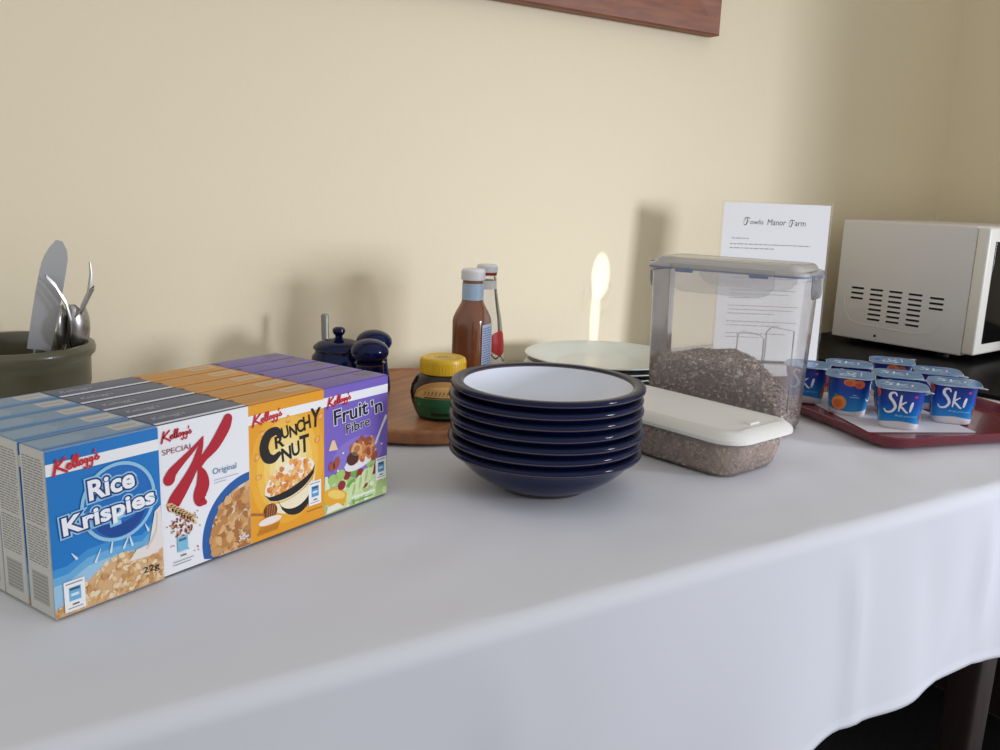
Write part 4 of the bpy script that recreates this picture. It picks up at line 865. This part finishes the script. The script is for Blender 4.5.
def make_pot():
    b = MB(); N = 64
    rows = [(0.0004, potw, -.003), (0, potw, -.002), (.0015, potw, -.0003), (.0085, potw, 0), (.0086, potw, .0), (PH-.001, potw, 0)]
    zs = [r_[0] for r_ in rows]
    vs = [sq(2*math.pi*i/N, z, off) for z, _, off in rows for i in range(N)]
    b.add(vs, [(j*N+i, j*N+(i+1) % N, (j+1)*N+(i+1) % N, (j+1)*N+i) for j in range(len(rows)-1) for i in range(N)]+[tuple(range(N-1, -1, -1))], potw, True)
    o = b.build('yoghurt_pot', autosmooth=50)
    s_ = MB(); dip = lambda u: .0072+.0022*math.cos(2*u)                       # printed sleeve with a wavy lower edge
    rows = 7; vs = []
    for j in range(rows+1):
        for i in range(N): u = 2*math.pi*i/N; z = dip(u)+(PH-.0008-dip(u))*j/rows; vs.append(sq(u, z, .0002))
    s_.add(vs, [(j*N+i, j*N+(i+1) % N, (j+1)*N+(i+1) % N, (j+1)*N+i) for j in range(rows) for i in range(N)], sky, True)
    a = Art(s_, lambda u, v, l: sq(u, v, .00045+l*4)); wh = ink(246, 248, 252)
    def ski(u0, k, z0=.0175, kk=1.0):
        X = lambda u, v, w_: (u0+u*k, z0+v*k*.0235, w_*k)
        # strokes in (angle, height): widths are metres, so use many short quads scaled in u
        S = lambda pts: [a_ for a_ in pts]
        def st(pts, w_):
            P = []; n = len(pts); Q = []
            for i in range(n-1):
                p0, p1, p2, p3 = pts[max(i-1, 0)], pts[i], pts[i+1], pts[min(i+2, n-1)]
                for q in range(5):
                    t = q/5; Q.append(tuple(.5*((2*p1[c])+(-p0[c]+p2[c])*t+(2*p0[c]-5*p1[c]+4*p2[c]-p3[c])*t*t+(-p0[c]+3*p1[c]-3*p2[c]+p3[c])*t**3) for c in (0, 1)))
            Q.append(pts[-1])
            for j, q in enumerate(Q):
                A, B = Q[max(j-1, 0)], Q[min(j+1, len(Q)-1)]; dx, dy = B[0]-A[0], B[1]-A[1]; L = math.hypot(dx, dy) or 1; tp = .35+.65*math.sin(math.pi*min(1, (j+1.5)/(len(Q)+1)))
                nx, ny = -dy/L*w_*tp*.42, dx/L*w_*tp*.42
                for s in (1, -1): P.append((u0+(q[0]+s*nx)*.0225/.0225*k, z0+(q[1]+s*ny)*.0235*k))
            a.p(P, [(2*j, 2*j+1, 2*j+3, 2*j+2) for j in range(len(Q)-1)], wh)
        st([(-.30, .86), (-.36, 1.0), (-.52, .98), (-.56, .78), (-.40, .55), (-.32, .32), (-.46, .10), (-.68, .06), (-.78, .20)], .15)
        st([(-.10, .92), (-.12, .55), (-.16, .12)], .13); st([(.14, .62), (-.10, .42), (.02, .28), (.18, .12), (.26, .12)], .12)
        st([(.40, .62), (.36, .38), (.33, .14)], .14)
        a.ell(u0+.50*k, z0+.88*.0235*k, .07*k, .0014*k, ink(214, 60, 130), n=8)
        a.text('fruit pieces', u0-.30*k, z0-.0036*k, .95*k, .0032*k, ink(190, 226, 244), shear=.3, res=1)
        a.rect(u0-.42*k, z0+.0265*k, u0-.10*k, z0+.0278*k, ink(200, 210, 235))
    a.up(2); ski(0.05, 1.0); ski(math.pi+.05, 1.0)
    for sgn in (1, -1):                                                        # fruit faces
        c0 = sgn*math.pi/2
        def fruit(u, z, ru, rz_, c, c2):
            a.up(); a.ell(c0+u, z, ru, rz_, ink(*c), n=14); a.up(); a.ell(c0+u-.05, z-.001, ru*.6, rz_*.6, ink(*c2), n=10)
        fruit(-.38, .0150, .34, .0085, (236, 150, 70), (224, 110, 60)); fruit(.05, .0400, .30, .0045, (232, 130, 70), (210, 96, 60)); fruit(.45, .0385, .22, .0050, (222, 110, 66), (200, 84, 56))
        a.up(); a.rect(c0+.10, .0225, c0+.50, .0231, ink(190, 226, 244)); a.rect(c0+.22, .0250, c0+.38, .0256, ink(190, 226, 244)); a.ell(c0-.52, .0240, .10, .0014, ink(90, 140, 70), n=8)
    s_.build('printed_sleeve', o, recalc=False)
    f = MB(); wv = .0545
    f.loft([(wv-.004, wv-.004, .013, PH-.0008), (wv, wv, .015, PH-.0003), (wv, wv, .015, PH+.0006)], foil, 6); 
    f.tube([(wv/2-.006, -wv/2+.006, PH), (wv/2-.001, -wv/2+.001, PH), (wv/2+.0015, -wv/2-.0015, PH)], [.005, .0042, .0022], foil, 8, .14)
    f.loft([(wv-.0012, wv-.0012, .0145, PH+.0006), (wv-.0015, wv-.0015, .0143, PH+.0009)], lidb, 6)
    a = Art(f, lambda u, v, l: (u, v, PH+.0010+l)); wh2 = ink(206, 220, 234)
    a.stroke([(-.008, .009, .0022), (-.012, .011, .0024), (-.016, .008, .0026), (-.011, .002, .0028), (-.013, -.005, .0026), (-.019, -.003, .002)], wh2); a.stroke([(-.003, .010, .0022), (-.005, -.005, .0024)], wh2); a.stroke([(.005, .004, .002), (-.004, 0, .002), (.005, -.005, .0022)], wh2); a.stroke([(.011, .004, .0022), (.010, -.005, .0022)], wh2); a.ell(.013, .009, .0014, .0014, ink(214, 90, 150), n=8)
    a.rect(-.012, -.012, .014, -.0108, wh2); a.ell(.0, .017, .012, .003, ink(60, 100, 170)); 
    f.build('foil_lid', o, recalc=False)
    return o
p0 = make_pot()
pots = [(.9080, .5670, -52, 'front left pot with its white lettering facing out'), (.9880, .5530, -52, 'front right pot with its white lettering facing out, nearest the tray corner'),
        (.9080, .6330, 34, 'pot printed with an apricot on the side facing out'), (.9660, .6110, -52, 'pot close behind the front left one, mostly hidden'),
        (1.0330, .6020, -50, 'pot with the brightly gleaming lid behind the front right one'), (.9130, .6980, -58, 'pot at the left, partly seen through the tall clear container'),
        (.9680, .6790, -50, 'rear pot directly behind the apricot one'), (1.0400, .6680, 36, 'rearmost pot at the right, pale fruit showing under its lid')]
for k, (x, y, a_, lab) in enumerate(pots):
    o = p0 if k == 0 else copy_tree(p0); o.location = (x-.005, y-.001, PZ); o.rotation_euler = (0, 0, R(a_)); tag(o, 'blue yoghurt '+lab, 'yoghurt pot', 'blue yoghurt pots on the maroon tray')
# spoon end on the cloth at the right edge
b = MB(); b.tube([(0, 0, .0012), (.012, 0, .0016), (.05, 0, .0026), (.10, 0, .0016)], [.0030, .0042, .0022, .0030], greyst, 10, .35); o = b.build('serving_spoon', loc=(1.112, .568, Z0+.0003), rz=R(-66)); tag(o, 'grey metal spoon on the cloth beside the maroon tray', 'spoon')
